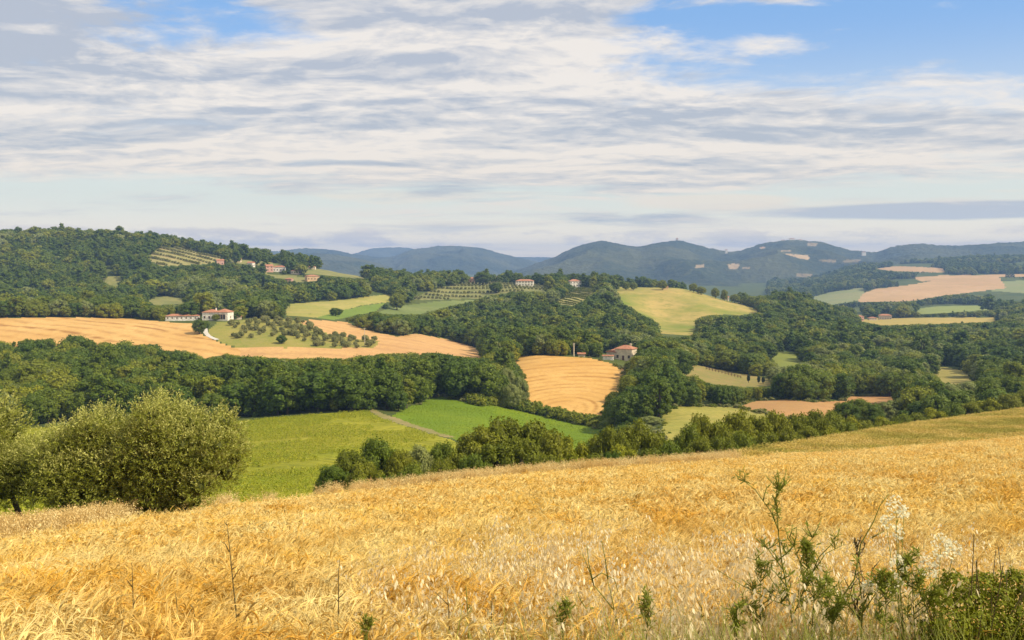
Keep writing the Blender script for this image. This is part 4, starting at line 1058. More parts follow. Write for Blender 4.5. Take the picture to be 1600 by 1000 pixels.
def wing(e, w, d, h, ox, oy, wall, rise, hip=False, nwin=3, floors=1, door=False, chim=False, over=0.35, sidewin=1):
    wv, wf = box(ox - w / 2, ox + w / 2, oy - d / 2, oy + d / 2, -1.2, h)
    if not hip:    # gable ends
        if w >= d: g = [(ox - w / 2, oy - d / 2, h), (ox - w / 2, oy + d / 2, h), (ox - w / 2, oy, h + rise * d / (d + 2 * over)), (ox + w / 2, oy - d / 2, h), (ox + w / 2, oy + d / 2, h), (ox + w / 2, oy, h + rise * d / (d + 2 * over))]
        else: g = [(ox - w / 2, oy - d / 2, h), (ox + w / 2, oy - d / 2, h), (ox, oy - d / 2, h + rise * w / (w + 2 * over)), (ox - w / 2, oy + d / 2, h), (ox + w / 2, oy + d / 2, h), (ox, oy + d / 2, h + rise * w / (w + 2 * over))]
        n0 = len(wv); wv = np.concatenate([wv, np.array(g)]); wf = wf + [(n0, n0 + 1, n0 + 2), (n0 + 3, n0 + 4, n0 + 5)]
    mesh_obj('wall', wv, wf, WALLS[wall], parent=e)
    rv, rf = roof_geo(w, d, h + 0.003, rise, over, hip); rv = rv + np.array([ox, oy, 0])
    ro = mesh_obj('roof', rv, rf, ROOF, parent=e)
    if chim:
        cv, cf = box(ox + w * 0.2, ox + w * 0.2 + 0.6, oy + d * 0.1, oy + d * 0.1 + 0.6, h + rise * 0.3, h + rise + 0.9); mesh_obj('chimney', cv, cf, WALLS[wall], parent=ro)
    for fl in range(floors):
        zc = 1.6 + fl * 2.8
        if zc + 0.8 > h: break
        for i in range(nwin):
            xx = ox - w / 2 + w * (i + 0.5) / nwin
            if door and fl == 0 and i == nwin // 2:
                o = DOOR.copy(); COL.objects.link(o); o.parent = e; o.location = (xx, oy - d / 2, 0); continue
            o = (WIN if h > 2.9 else WINS).copy(); COL.objects.link(o); o.parent = e; o.location = (xx, oy - d / 2, zc)
        for sgn in (-1, 1):
            for i in range(sidewin):
                yy = oy - d / 2 + d * (i + 0.5) / sidewin
                o = (WIN if h > 2.9 else WINS).copy(); COL.objects.link(o); o.parent = e; o.location = (ox + sgn * w / 2, yy, zc); o.rotation_euler = (0, 0, R(90) * sgn)
def building(name, px, py, y0, y1, rot, label, cat, wings, scale=1.0):
    x, y, z = spot(px, py, y0, y1)
    e = bpy.data.objects.new(name, None); COL.objects.link(e); e.location = (x, y, z + 0.1); e.rotation_euler = (0, 0, R(rot)); e.scale = (scale,) * 3
    for w in wings: wing(e, **w)
    props(e, label, cat); return e
b = building('villa', 339, 500, 540, 600, -6, 'white villa with terracotta hip roofs and dark porch above grove', 'house', [
    dict(w=8.6, d=8, h=4.4, ox=-3.9, oy=1.5, wall='white', rise=1.5, hip=True, nwin=3, floors=1, door=False, chim=True),
    dict(w=7.4, d=9, h=4.6, ox=4.2, oy=0.0, wall='white', rise=1.7, hip=True, nwin=1, floors=1)])
pv, pf = join([box(2.0, 6.6, -4.56, -4.503, 0.7, 3.4)]); o = mesh_obj('porch_shade_panel', pv, pf, GLASS, parent=b)  # flat dark panel on the wall, its colour standing in for porch shade
pv, pf = join([box(2.0 + i * 1.5, 2.2 + i * 1.5, -4.72, -4.562, 0.7, 3.4) for i in range(4)] + [box(1.9, 6.7, -4.72, -4.562, 3.4, 3.6)]); mesh_obj('porch_frame', pv, pf, FRAME, parent=b)
building('farm_shed', 285, 503, 560, 600, 4, 'long low white outbuilding at the top of the stubble field', 'shed', [dict(w=18.5, d=6, h=2.7, ox=0, oy=0, wall='white', rise=1.0, hip=True, nwin=7, floors=1, sidewin=2)])
building('garden_shed', 399, 495, 570, 640, 0, 'small pale outbuilding with dark roof edge behind the grove', 'shed', [dict(w=6.2, d=4, h=2.6, ox=0, oy=0, wall='cream', rise=0.7, nwin=2)])
building('pergola_shed', 371, 499, 560, 620, 10, 'tiny low cream hut just right of the white villa', 'hut', [dict(w=4.2, d=3, h=1.6, ox=0, oy=0, wall='cream', rise=0.5, nwin=1)])
building('farmhouse', 974, 562, 425, 470, -28, 'stone farmhouse with red hip roof above the mown golden field', 'house', [
    dict(w=8.2, d=6.5, h=5.0, ox=1.2, oy=0.6, wall='cream', rise=1.5, hip=True, nwin=3, floors=2, door=True, chim=True),
    dict(w=4.6, d=5.0, h=3.4, ox=-4.6, oy=-0.3, wall='stone', rise=1.0, nwin=1, floors=1)])
building('garden_wall_shed', 951, 562, 418, 460, -10, 'low bright white annex at the left foot of stone farmhouse', 'shed', [dict(w=4.6, d=3, h=1.7, ox=0, oy=0, wall='white', rise=0.25, nwin=1)])
building('hen_house', 909, 557, 425, 460, 0, 'tiny brown roofed hut beside the utility pole', 'hut', [dict(w=3.2, d=2.5, h=1.1, ox=0, oy=0, wall='stone', rise=0.5, nwin=0)])
for (px, py, y0, y1, w_, h_, d_, rt, wl, fl, lb) in far:
    building('farmhouse' if w_ > 8 else 'cottage', px, py, y0, y1, rt, lb, 'house', [dict(w=w_, d=d_, h=h_, ox=0, oy=0, wall=wl, rise=h_ * 0.32, hip=(w_ % 2 == 1), nwin=max(1, int(w_ / 3)), floors=fl, sidewin=2)], 1.0)
# hamlet on the mountain top: a few tiny buildings and a tower, km away
for (px, py, w_, h_, lb) in ((1236, 374.5, 26, 7, 'long pale building on the highest mountain top'), (1057, 377, 9, 16, 'squat dark tower on the nearer mountain peak'), (1222, 376.5, 16, 6, 'small pale house left of the mountain top building'), (1249, 376, 18, 6, 'small pale house right of the mountain top building'), (1210, 380.5, 18, 6, 'pale house lowest left in the mountain top village'), (1262, 378.5, 14, 5, 'pale house lowest right in the mountain top village'), (1190, 388.5, 24, 6, 'white building on the mountain shoulder'), (1348, 395.5, 18, 6, 'white building in the mountain saddle'), (1357, 406, 16, 6, 'white building below the mountain saddle'), (1134, 392, 9, 7, 'tiny pale building in the pass between mountains')):
    Y = 4420 if px not in (1236, 1057, 1222, 1249, 1210, 1262) else 4590
    x = (px - 800) / F * Y; z = float(slope_of(py)) * Y
    e = bpy.data.objects.new('mountain_house', None); COL.objects.link(e); e.location = (x, Y, z)
    v, f = box(-w_ / 2, w_ / 2, -6, 6, -12, h_ * 0.75); mesh_obj('wall', v, f, WALLS['stone' if px == 1057 else 'white'], parent=e)
    v, f = roof_geo(w_, 12, h_ * 0.75, h_ * 0.3, 0.5, True); mesh_obj('roof', v, f, ROOF, parent=e)
    props(e, lb, 'building')

# ------------------------------------------------------------------ drive, poles, fence
GRAVEL = plain('white_gravel', (0.58, 0.53, 0.44), 0.95, 0.1, 3.0)
path = [(318, 508, 3.2), (319, 514, 3.2), (320, 520, 3.2), (324, 525, 3.2), (330, 528, 3.2), (338, 531, 3.2)]
pp_ = [spot(a, b, 440, 560) for a, b, _ in path]
Vd, Fd = [], []
fine_pts = []
for i in range(len(pp_) - 1):
    for t in np.linspace(0, 1, 9)[:-1]: fine_pts.append(np.array(pp_[i][:2]) * (1 - t) + np.array(pp_[i + 1][:2]) * t)
fine_pts.append(np.array(pp_[-1][:2]))
for i, p in enumerate(fine_pts):
    d = fine_pts[min(i + 1, len(fine_pts) - 1)] - fine_pts[max(i - 1, 0)]; d = d / (np.linalg.norm(d) + 1e-6); n = np.array([-d[1], d[0]])
    for s in (-1.5, 0, 1.5):
        q = p + n * s * 0.8; Vd.append((q[0], q[1], float(ground(q[0], q[1])) + 0.12))
for i in range(len(fine_pts) - 1):
    for j in (0, 1): Fd.append((i * 3 + j, i * 3 + j + 1, (i + 1) * 3 + j + 1, (i + 1) * 3 + j))
o = mesh_obj('gravel_path', Vd, Fd, GRAVEL, smooth=True); o['kind'] = 'structure'
POLEM = plain('pale_pole', (0.55, 0.47, 0.33), 0.8, 0.15, 3.0)
def pole(px, base, top, y0, y1, label, rad=0.16):
    x, y, z = spot(px, base, y0, y1); h = float(slope_of(top)) * y - z
    e = bpy.data.objects.new('utility_pole', None); COL.objects.link(e); e.location = (x, y, z)
    v, f = tube([(0, 0, -0.5), (0, 0, h)], [rad, rad * 0.75], 8); mesh_obj('pole', v, f, POLEM, parent=e)
    v, f = box(-0.55, 0.55, -0.05, 0.05, h - 0.45, h - 0.33); mesh_obj('crossarm', v, f, POLEM, parent=e)
    for s in (-0.45, 0, 0.45):
        v, f = tube([(s, 0, h - 0.33), (s, 0, h - 0.15)], [0.05, 0.04], 6); mesh_obj('insulator', v, f, WALLS['white'], parent=e)
    props(e, label, 'pole')
pole(897, 557, 536, 425, 450, 'tall pale pole at the top of the mown golden field', 0.34)
pole(569, 541, 512, 440, 520, 'thin pale pole in the harvested field by the grove', 0.16)
# fence along the bank
e = bpy.data.objects.new('field_fence', None); COL.objects.link(e)
x0, y0_, z0 = spot(1105, 577, 400, 560); e.location = (x0, y0_, z0)
FM = plain('fence_wood', (0.13, 0.07, 0.04), 0.9)
pts = [np.array(spot(a, b, 400, 560)) for a, b in zip(np.linspace(1105, 1160, 12), np.linspace(577, 591, 12))]
prev = None
for p in pts:
    q = p - np.array([x0, y0_, z0]); v, f = tube([q + [0, 0, -0.3], q + [0, 0, 1.3]], [0.16, 0.14], 5); mesh_obj('post', v, f, FM, parent=e)
    if prev is not None:
        for hh in (0.55, 1.1):
            v, f = tube([prev + [0, 0, hh], q + [0, 0, hh]], [0.10, 0.10], 4); mesh_obj('rail', v, f, FM, parent=e)
    prev = q
props(e, 'dark rail fence running down the bank above the cypresses', 'fence')

# ------------------------------------------------------------------ the big olive tree at the left field edge
OLEAF = leafmat('olive_leaves', (0.215, 0.240, 0.014), (0.215, 0.240, 0.014), 0.2, pale=(0.66, 0.62, 0.20))
def big_olive(L, bpx, Y, seed, n, label):
    x0 = (bpx - 800) / F * Y; z0 = float(ground(x0, Y)) - 0.1
    r = np.random.default_rng(seed)
    e = bpy.data.objects.new('olive_tree', None); COL.objects.link(e); e.location = (x0, Y, z0)
    lobes = []
    for (px, py, rp) in L:
        for dd in ((0.0,) if rp < 26 else (-0.75, 0.6)):
            lobes.append((((px - 800) / F * Y - x0), dd + r.uniform(-.3, .3), float(slope_of(py)) * Y - z0, rp / F * Y * (1.0 if rp < 26 else 0.92)))
    C = np.array([l[:3] for l in lobes]); rad = np.array([l[3] for l in lobes])
    w = rad ** 2; ci = r.choice(len(C), n, p=w / w.sum())
    d = unit(r.normal(size=(n, 3)) + [0, -0.25, 0.35])
    base = C[ci] + d * (rad[ci] * r.uniform(0.55, 1.0, n))[:, None]
    up = unit(d * 0.8 + r.normal(size=(n, 3)) * 0.35 + np.array([0.05, 0, 0.55]))
    topn = (d[:, 2] > 0.35) & (C[ci][:, 2] > 2.2)
    ln = r.uniform(0.16, 0.34, n) * np.where(topn, 1.5, 1.0)
    nl = 11
    t = np.linspace(0.1, 1, nl)
    Pl = base[:, None, :] + up[:, None, :] * (ln[:, None] * t[None, :])[:, :, None]
    Pl = Pl.reshape(-1, 3); m = len(Pl)
    upr = np.repeat(up, nl, 0)
    axis = unit(upr * 0.7 + r.normal(size=(m, 3)) * 0.55)
    nn = unit(np.cross(axis, r.normal(size=(m, 3))) + np.repeat(d, nl, 0) * 0.7); b = unit(np.cross(axis, nn))
    s = r.uniform(0.035, 0.058, (m, 1)); wv = s * 0.30
    q = np.stack([Pl, Pl + axis * s - b * wv, Pl + axis * s * 2, Pl + axis * s + b * wv], 1).reshape(-1, 3)
    fq = np.arange(m * 4).reshape(m, 4)
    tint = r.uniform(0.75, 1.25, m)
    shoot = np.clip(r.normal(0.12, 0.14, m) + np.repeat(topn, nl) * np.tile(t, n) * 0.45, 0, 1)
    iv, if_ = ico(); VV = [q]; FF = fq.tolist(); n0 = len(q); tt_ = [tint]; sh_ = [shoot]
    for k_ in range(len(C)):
        vv = iv * rad[k_] * 0.45 + C[k_]; VV.append(vv); FF += [tuple(a + n0 for a in f) for f in if_.tolist()]; n0 += len(vv); tt_.append(np.full(len(if_), 0.35)); sh_.append(np.zeros(len(if_)))  # dark balls within the lobes, painted shade for the gaps between leaves
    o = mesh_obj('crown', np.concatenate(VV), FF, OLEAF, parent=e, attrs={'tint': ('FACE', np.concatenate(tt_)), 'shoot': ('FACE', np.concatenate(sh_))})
    parts = []
    for i in range(7):
        a = r.uniform(0, 6.28); bx = r.uniform(-0.9, 0.9); c = C[r.integers(len(C))]
        parts.append(tube([(bx, 0.3 * math.sin(a), -0.4), (bx + c[0] * 0.2, c[1] * 0.3, 0.9), (c[0] * 0.6, c[1] * 0.6, c[2] * 0.6), tuple(c)], [0.17, 0.12, 0.07, 0.02], 8))
    v, f = join(parts); mesh_obj('trunk', v, f, BARK, smooth=True, parent=e)
    props(e, label, 'olive tree')
L = [(247, 648, 30), (238, 672, 34), (262, 676, 32), (222, 690, 30), (150, 668, 28), (133, 690, 30), (165, 694, 28), (108, 694, 28), (84, 712, 28), (60, 730, 24), (297, 662, 25), (292, 690, 30), (318, 682, 24), (345, 664, 21), (348, 690, 26), (358, 716, 22), (330, 716, 28), (300, 722, 34), (262, 716, 38), (212, 722, 36), (180, 728, 28), (140, 728, 38), (104, 736, 34), (74, 756, 28), (344, 744, 22), (316, 752, 28), (280, 756, 34), (236, 756, 38), (196, 760, 26), (150, 768, 34), (112, 774, 32), (262, 788, 26), (226, 790, 22), (300, 782, 20), (130, 796, 24), (90, 786, 24)]
big_olive(L, 228, 33.0, 44, 15000, 'big bushy olive tree standing at the left of the far wheat edge')
big_olive([((p - 247) * 0.9 - 20, q + 6, w) for p, q, w in L[:9] + L[14:30] if p > 90], -20, 34.0, 48, 7000, 'second olive tree, cut by the left edge of the view')

# ------------------------------------------------------------------ wheat
def strawmat(name, ca, cb, pale, tr=0.3, greenish=None):
    m, nt, out = newmat(name)
    p = pos(nt)
    n = noise(nt, p, 0.16, 3, 0.55)
    c = mixc(nt, n.ss(0.35, 0.65), ca, cb)
    c = mixc(nt, (attr(nt, 'ear') * noise(nt, p, 0.9, 3, 0.6).ss(0.35, 0.65)), c, pale)
    if greenish: c = mixc(nt, noise(nt, p, 0.12, 3, 0.5).ss(0.4, 0.65) * 0.8, c, greenish)
    c = rgbmul(nt, c, attr(nt, 'tint'))
    finish(nt, out, c, 0.6, spec=0.25, transl=tr)
    return m
STRAW = strawmat('ripe_wheat', (0.77, 0.45, 0.06), (0.86, 0.57, 0.11), (0.93, 0.76, 0.32))
STRAW2 = strawmat('ripening_wheat', (0.62, 0.45, 0.08), (0.70, 0.52, 0.11), (0.80, 0.62, 0.2), greenish=(0.40, 0.37, 0.05))
OATM = strawmat('wild_oat_straw', (0.66, 0.44, 0.13), (0.72, 0.50, 0.18), (0.90, 0.74, 0.36))
def ribbon(P, wdt, side):
    """P: (n,k,3) centre lines; wdt (k,), side (n,3)"""
    n, k_, _ = P.shape
    a = P - side[:, None, :] * wdt[None, :, None] / 2; b = P + side[:, None, :] * wdt[None, :, None] / 2
    v = np.stack([a, b], 2).reshape(n, k_ * 2, 3)
    f = np.array([[2 * i, 2 * i + 1, 2 * i + 3, 2 * i + 2] for i in range(k_ - 1)])
    F_ = (np.arange(n)[:, None, None] * (k_ * 2) + f[None]).reshape(-1, 4)
    return v.reshape(-1, 3), F_
def wheat_clump(seed, mat, n=46, rad=0.34, h=0.85, stout=1.0):
    r = np.random.default_rng(seed)
    a = r.uniform(0, 6.28, n); q = np.sqrt(r.uniform(0, 1, n)) * rad
    B = np.stack([np.cos(a) * q, np.sin(a) * q, np.full(n, -0.05)], 1)
    hh = h * r.uniform(0.80, 1.06, n)
    lean = r.normal(0, 0.10, (n, 2)) + [0.07, -0.02]
    t = np.array([0, 0.35, 0.7, 1.0])
    P = np.zeros((n, 4, 3))
    for i, tt_ in enumerate(t):
        P[:, i, :2] = B[:, :2] + lean * (tt_ ** 1.8) * 0.8; P[:, i, 2] = B[:, 2] + hh * tt_
    aa = r.uniform(0, 6.28, n); side = np.stack([np.cos(aa), np.sin(aa), np.zeros(n)], 1)
    parts, tint, ear = [], [], []
    def add(vf, tn, er):
        parts.append(vf); tint.append(tn); ear.append(er)
    v, f = ribbon(P, np.array([0.005, 0.0045, 0.004, 0.0035]) * stout, side); add((v, f), np.repeat(r.uniform(0.45, 0.8, n), 3), np.zeros(3 * n))  # stems tinted darker than ears, painting in the shade between stalks
    # nodding ear
    da = r.normal(0.3, 1.1, n); D = np.stack([np.cos(da), np.sin(da) * 0.8, np.zeros(n)], 1); droop = r.uniform(-0.2, 0.8, n)[:, None]
    T = P[:, 3]
    E = np.zeros((n, 4, 3)); L = r.uniform(0.075, 0.11, n)[:, None]
    up = np.array([0, 0, 1.0]); d0 = unit(D * 0.5 + up * (1.1 - droop)); d1 = unit(D + up * (0.6 - droop * 1.3)); 
    E[:, 0] = T; E[:, 1] = T + d0 * L * 0.33; E[:, 2] = E[:, 1] + unit(d0 + d1) * L * 0.34; E[:, 3] = E[:, 2] + d1 * L * 0.33
    et = np.repeat(r.uniform(0.62, 1.2, n), 3)
    s1 = unit(np.cross(D, up) + 1e-3); v, f = ribbon(E, np.array([0.005, 0.014, 0.013, 0.004]) * stout, s1); add((v, f), et, np.ones(3 * n))
    s2 = unit(np.cross(d0, s1)); v, f = ribbon(E, np.array([0.005, 0.012, 0.011, 0.004]) * stout, s2); add((v, f), et, np.ones(3 * n))
    # awns
    for k_ in range(6):
        st = E[:, 1 + k_ % 3]; dd = unit(d1 + r.normal(0, 0.22, (n, 3))); A = np.stack([st, st + dd * r.uniform(0.07, 0.12, (n, 1))], 1)
        sd_ = unit(np.cross(dd, r.normal(size=(n, 3)))); v, f = ribbon(A, np.array([0.0028, 0.0012]) * stout, sd_); add((v, f), r.uniform(0.9, 1.2, n), np.ones(n))
    # dry leaf
    st = P[:, 1] * 0.4 + P[:, 2] * 0.6; la = r.uniform(0, 6.28, n); LD = np.stack([np.cos(la), np.sin(la), np.zeros(n)], 1)
    Lf = np.stack([st, st + LD * 0.06 + up * 0.07, st + LD * 0.15 + up * 0.07, st + LD * 0.2 - up * 0.03], 1)
    v, f = ribbon(Lf, np.array([0.004, 0.006, 0.004, 0.001]) * stout, unit(np.cross(LD, up))); add((v, f), np.repeat(r.uniform(0.7, 1.1, n), 3), np.full(3 * n, 0.3))
    VV, FF, n0 = [], [], 0
    for v, f in parts: VV.append(v); FF.append(f + n0); n0 += len(v)
    return mesh_obj('wheat_tuft', np.concatenate(VV), np.concatenate(FF), mat, link=False, attrs={'tint': ('FACE', np.concatenate(tint)), 'ear': ('FACE', np.concatenate(ear))})
WC = [wheat_clump(600 + i, STRAW, 44, 0.34, 0.90, 1.1) for i in range(9)]
WCF = [wheat_clump(620 + i, STRAW, 34, 0.45, 0.85, 2.0) for i in range(7)]
WC2 = [wheat_clump(640 + i, STRAW2, 40, 0.6, 0.8, 3.0) for i in range(6)]
def field_pts(y0, y1, dens, u0=-330, u1=1950, lo=None, hi=None, margin=3.0):
    A = 0; out = []
    ys = np.linspace(y0, y1, max(2, int((y1 - y0) / 1.0) + 1))
    for a, b in zip(ys[:-1], ys[1:]):
        x0, x1 = (u0 - 800) / F * b - margin, (u1 - 800) / F * b + margin
        n = int((x1 - x0) * (b - a) * dens)
        out.append(np.stack([rng.uniform(x0, x1, n), rng.uniform(a, b, n)], 1))
    return np.concatenate(out)
P = np.concatenate([field_pts(3.0, 16, 13.0, 0, 1600), field_pts(16, 34, 7.0, -60, 1680), field_pts(34, 122, 3.4, -60, 1680)])
e1 = edge_y(P[:, 0], P[:, 1], 6)
m = P[:, 1] < e1 + fbm(P[:, 0] / 3, P[:, 1] / 3, 12, 2) * 1.0
# the near margin of the field stops short of the bank the camera stands on
m &= (P[:, 1] > 4.6 + fbm(P[:, 0] / 1.5, P[:, 1] / 1.5, 15, 2) * 0.8)
P = P[m]; n = len(P); zz = ground(P[:, 0], P[:, 1])
near = P[:, 1] < 15
hs = rng.uniform(0.86, 1.1, n) * (1 + fbm(P[:, 0] / 2.2, P[:, 1] / 2.2, 19, 3) * 0.16)
ws = np.where(P[:, 1] > 34, 1.5, np.where(P[:, 1] > 15, 1.15, 1.0))
tl = np.stack([fbm(P[:, 0] / 4, P[:, 1] / 4, 22, 2) * 0.22 , 0.08 + fbm(P[:, 0] / 4, P[:, 1] / 4, 27, 2) * 0.25], 1)
scatter('wheat', np.column_stack([P, zz]), rng.normal(0, 1.5, n), np.stack([ws, ws, hs], 1), np.where(near, rng.integers(0, 9, n), 9 + rng.integers(0, 7, n)), WC + WCF, tilt=tl, label='ripe golden wheat filling the foreground slope', cat='wheat')
print('wheat tufts', n)
P = field_pts(60, 245, 1.6, 1080, 1680)
e1, e2 = edge_y(P[:, 0], P[:, 1], 6), edge_y(P[:, 0], P[:, 1], 7); u = 800 + F * P[:, 0] / P[:, 1]
P = P[(P[:, 1] > e1) & (P[:, 1] < e2) & (u > 1120)]; n = len(P)
scatter('ripening_wheat', np.column_stack([P, ground(P[:, 0], P[:, 1])]), rng.normal(0, 0.9, n), np.stack([np.full(n, 1.5), np.full(n, 1.5), rng.uniform(0.6, 1.1, n)], 1), rng.integers(0, 6, n), WC2, label='greenish half ripe crop strip beyond the golden wheat', cat='wheat')
print('strip', n)

# ------------------------------------------------------------------ wild oats along the edge and in the foreground
OATP = strawmat('pale_oat_straw', (0.80, 0.62, 0.30), (0.84, 0.68, 0.36), (0.93, 0.86, 0.60), tr=0.45)
def oat_tuft(seed, n=9, h=1.25, rad=0.25, stout=1.0):
    r = np.random.default_rng(seed); parts, tint, ear = [], [], []
    a = r.uniform(0, 6.28, n); q = r.uniform(0, rad, n); B = np.stack([np.cos(a) * q, np.sin(a) * q, np.zeros(n)], 1)
    hh = h * r.uniform(0.75, 1.1, n); lean = r.normal(0, 0.18, (n, 2)) + [0.1, 0]
    t = np.array([0, 0.3, 0.6, 0.85, 1.0]); P = np.zeros((n, 5, 3))
    for i, tt_ in enumerate(t): P[:, i, :2] = B[:, :2] + lean * tt_ ** 2; P[:, i, 2] = hh * (tt_ - 0.06 * tt_ ** 4)
    aa = r.uniform(0, 6.28, n); side = np.stack([np.cos(aa), np.sin(aa), np.zeros(n)], 1)
    v, f = ribbon(P, np.array([0.005, 0.004, 0.0035, 0.003, 0.002]) * stout, side); parts.append((v, f)); tint.append(np.full(4 * n, 0.8)); ear.append(np.zeros(4 * n))
    ns = 13
    for k_ in range(ns):
        tt_ = r.uniform(0.62, 1.0, n); ii = np.stack([np.interp(tt_[j], t, P[j, :, c]) for j in range(n) for c in range(3)]).reshape(n, 3)
        la = r.uniform(0, 6.28, n); D = np.stack([np.cos(la), np.sin(la), np.zeros(n)], 1); ln = r.uniform(0.03, 0.10, n)[:, None]
        tip = ii + D * ln + [0, 0, 0.02]
        v, f = ribbon(np.stack([ii, tip], 1), np.array([0.0018, 0.0015]) * stout, unit(np.cross(D, [0, 0, 1.0]))); parts.append((v, f)); tint.append(np.ones(n)); ear.append(np.zeros(n))
        L = r.uniform(0.026, 0.042, n)[:, None]; dn = unit(D * 0.5 + [0, 0, -1.0])
        Sp = np.stack([tip, tip + dn * L * 0.4, tip + dn * L], 1)
        v, f = ribbon(Sp, np.array([0.004, 0.013, 0.003]) * stout, unit(np.cross(D, [0, 0, 1.0]) + r.normal(0, 0.5, (n, 3)))); parts.append((v, f)); tint.append(np.repeat(r.uniform(0.9, 1.15, n), 2)); ear.append(np.ones(2 * n))
    VV, FF, n0 = [], [], 0
    for v, f in parts: VV.append(v); FF.append(f + n0); n0 += len(v)
    return mesh_obj('oat_tuft', np.concatenate(VV), np.concatenate(FF), OATP if stout < 2 else OATM, link=False, attrs={'tint': ('FACE', np.concatenate(tint)), 'ear': ('FACE', np.concatenate(ear))})
OT = [oat_tuft(700 + i, stout=1.4) for i in range(6)] + [oat_tuft(710 + i, stout=2.0) for i in range(6)]
u = rng.uniform(-50, 1180, 6500)
dn = fbm(u / 30, u * 0, 33, 3) + np.interp(u, [0, 130, 300, 330, 480, 520, 700, 1100, 1180], [.5, .5, .3, -.5, -.4, .2, .5, .5, -.6])
u = u[dn > rng.uniform(-0.35, 0.35, len(u))]
ye = np.interp(u, TU, rYu[6]); y = ye + rng.normal(0.3, 0.9, len(u)); x = (u - 800) / F * y; n = len(u)
scatter('wild_oats', np.column_stack([x, y, ground(x, y)]), rng.uniform(0, 6.28, n), rng.uniform(0.85, 1.25, (n, 1)) * np.array([1, 1, 1]), 6 + rng.integers(0, 6, n), OT, label='pale wild oats fringing the far edge of the wheat', cat='wild oats')
n = 430; u = rng.beta(1.5, 1.1, n) * 1000 + 560; y = 4.8 + rng.uniform(0, 1, n) ** 1.4 * 6.5; x = (u - 800) / F * y
kk = (fbm(x / 0.8, y / 0.8, 36, 2) > -0.12); x, y = x[kk], y[kk]; n = len(x)
scatter('foreground_oats', np.column_stack([x, y, ground(x, y)]), rng.uniform(0, 6.28, n), rng.uniform(0.78, 1.08, (n, 1)) * np.array([1, 1, 1]), rng.integers(0, 6, n), OT, label='pale wild oats mixed into the nearest wheat', cat='wild oats')

# ------------------------------------------------------------------ foreground weeds
def weedmat(name, c, tr=0.2): 
    m, nt, out = newmat(name); n = noise(nt, pos(nt), 18.0, 3, 0.6)
    finish(nt, out, mixc(nt, n.ss(0.3, 0.7), tuple(v * 0.75 for v in c), tuple(v * 1.25 for v in c)), 0.6, transl=tr); return m
STEMG = weedmat('green_stem', (0.20, 0.22, 0.035)); STEMB = weedmat('brown_stem', (0.13, 0.10, 0.04)); LEAFG = weedmat('weed_leaf', (0.25, 0.28, 0.035), 0.4); PETAL = weedmat('white_petal', (0.70, 0.66, 0.42), 0.3)
def at_px(px, py, Y): 
    s = float(slope_of(py)); b = (500 - py) / F
    return np.array([(px - 800) / F / (math.cos(PITCH) + b * math.sin(PITCH)) * Y, Y, s * Y])
def stalk(pts_px, Y, r0, r1, n=5):
    P_ = [at_px(a, b, Y + (c if len(q) > 2 else 0)) for q in pts_px for a, b, c in [(q + (0,))[:3] if len(q) == 2 else q]]
    rr = np.linspace(r0, r1, len(P_)); return tube(P_, rr, n)
def weed(name, label, cat, Y, base, stems, leaf_n=0, mat=STEMB, leafmat_=LEAFG, r0=0.006):
    o0 = at_px(base, 1000, Y); gz = float(ground(o0[0], Y)); O = np.array([o0[0], Y, gz])
    e = bpy.data.objects.new(name, None); COL.objects.link(e); e.location = O
    r = np.random.default_rng(int(base))
    ends = []
    for i, st in enumerate(stems):
        st = [tuple(q) for q in st]
        P_ = [at_px(q[0], q[1], Y + (q[2] if len(q) > 2 else 0)) for q in st]
        if i == 0 or st[0][1] > 985: P_ = [np.array([P_[0][0], P_[0][1], gz - 0.05])] + P_
        rr = np.linspace(r0 if (i == 0) else r0 * 0.6, r0 * 0.25, len(P_)); v, f = tube(P_, rr, 5); ends.append(P_)
        mesh_obj('stem', v - O, f, mat, smooth=True, parent=e)
    if name == 'dry_weed' and leafmat_ is LEAFG: leafmat_ = STEMB
    if leaf_n:
        Ls = []
        for k_ in range(leaf_n):
            P_ = ends[r.integers(len(ends))]; j = r.integers(len(P_) - 1); t = r.uniform(0, 1); p = P_[j] * (1 - t) + P_[j + 1] * t
            d = unit(r.normal(size=3) + [0, 0, 0.6]); s = unit(np.cross(d, r.normal(size=3))); L = r.uniform(0.015, 0.05) * (0.6 if name == 'dry_weed' else 1); w_ = L * r.uniform(0.05, 0.13)
            Ls.append(np.array([p, p + d * L * 0.5 - s * w_, p + d * L, p + d * L * 0.5 + s * w_]) - O)
        mesh_obj('foliage', np.concatenate(Ls), np.arange(4 * leaf_n).reshape(-1, 4), leafmat_, parent=e)['kind'] = 'stuff'
    props(e, label, cat); return e, O
weed('dry_weed', 'tall thin bare stalk rising left of foreground centre', 'weed', 6.0, 373, [[(373, 1000), (366, 930), (360, 870), (357, 840), (354, 815)], [(364, 905), (372, 892), (378, 885)], [(358, 862), (352, 850), (346, 846)], [(368, 965), (378, 955), (382, 952)], [(362, 890), (370, 885)], [(354, 820), (350, 815)]], 14)
weed('dry_weed', 'thin dry stalk nearest the left edge of wheat', 'weed', 6.2, 208, [[(208, 1000), (208, 940), (207, 905), (206, 878)], [(207, 918), (200, 908), (197, 905)], [(208, 945), (216, 932), (221, 930)]], 8)
weed('dry_weed', 'short forked dry stalk beside the leftmost stalk', 'weed', 6.0, 279, [[(279, 1000), (277, 965), (276, 940), (274, 925)], [(277, 978), (262, 977), (250, 970), (240, 962)], [(262, 977), (256, 990)]], 8)
weed('dry_weed', 'shortest dry stalk between forked stalk and tall stalk', 'weed', 6.0, 304, [[(304, 1000), (305, 970), (301, 945)], [(302, 950), (296, 944)]], 4)
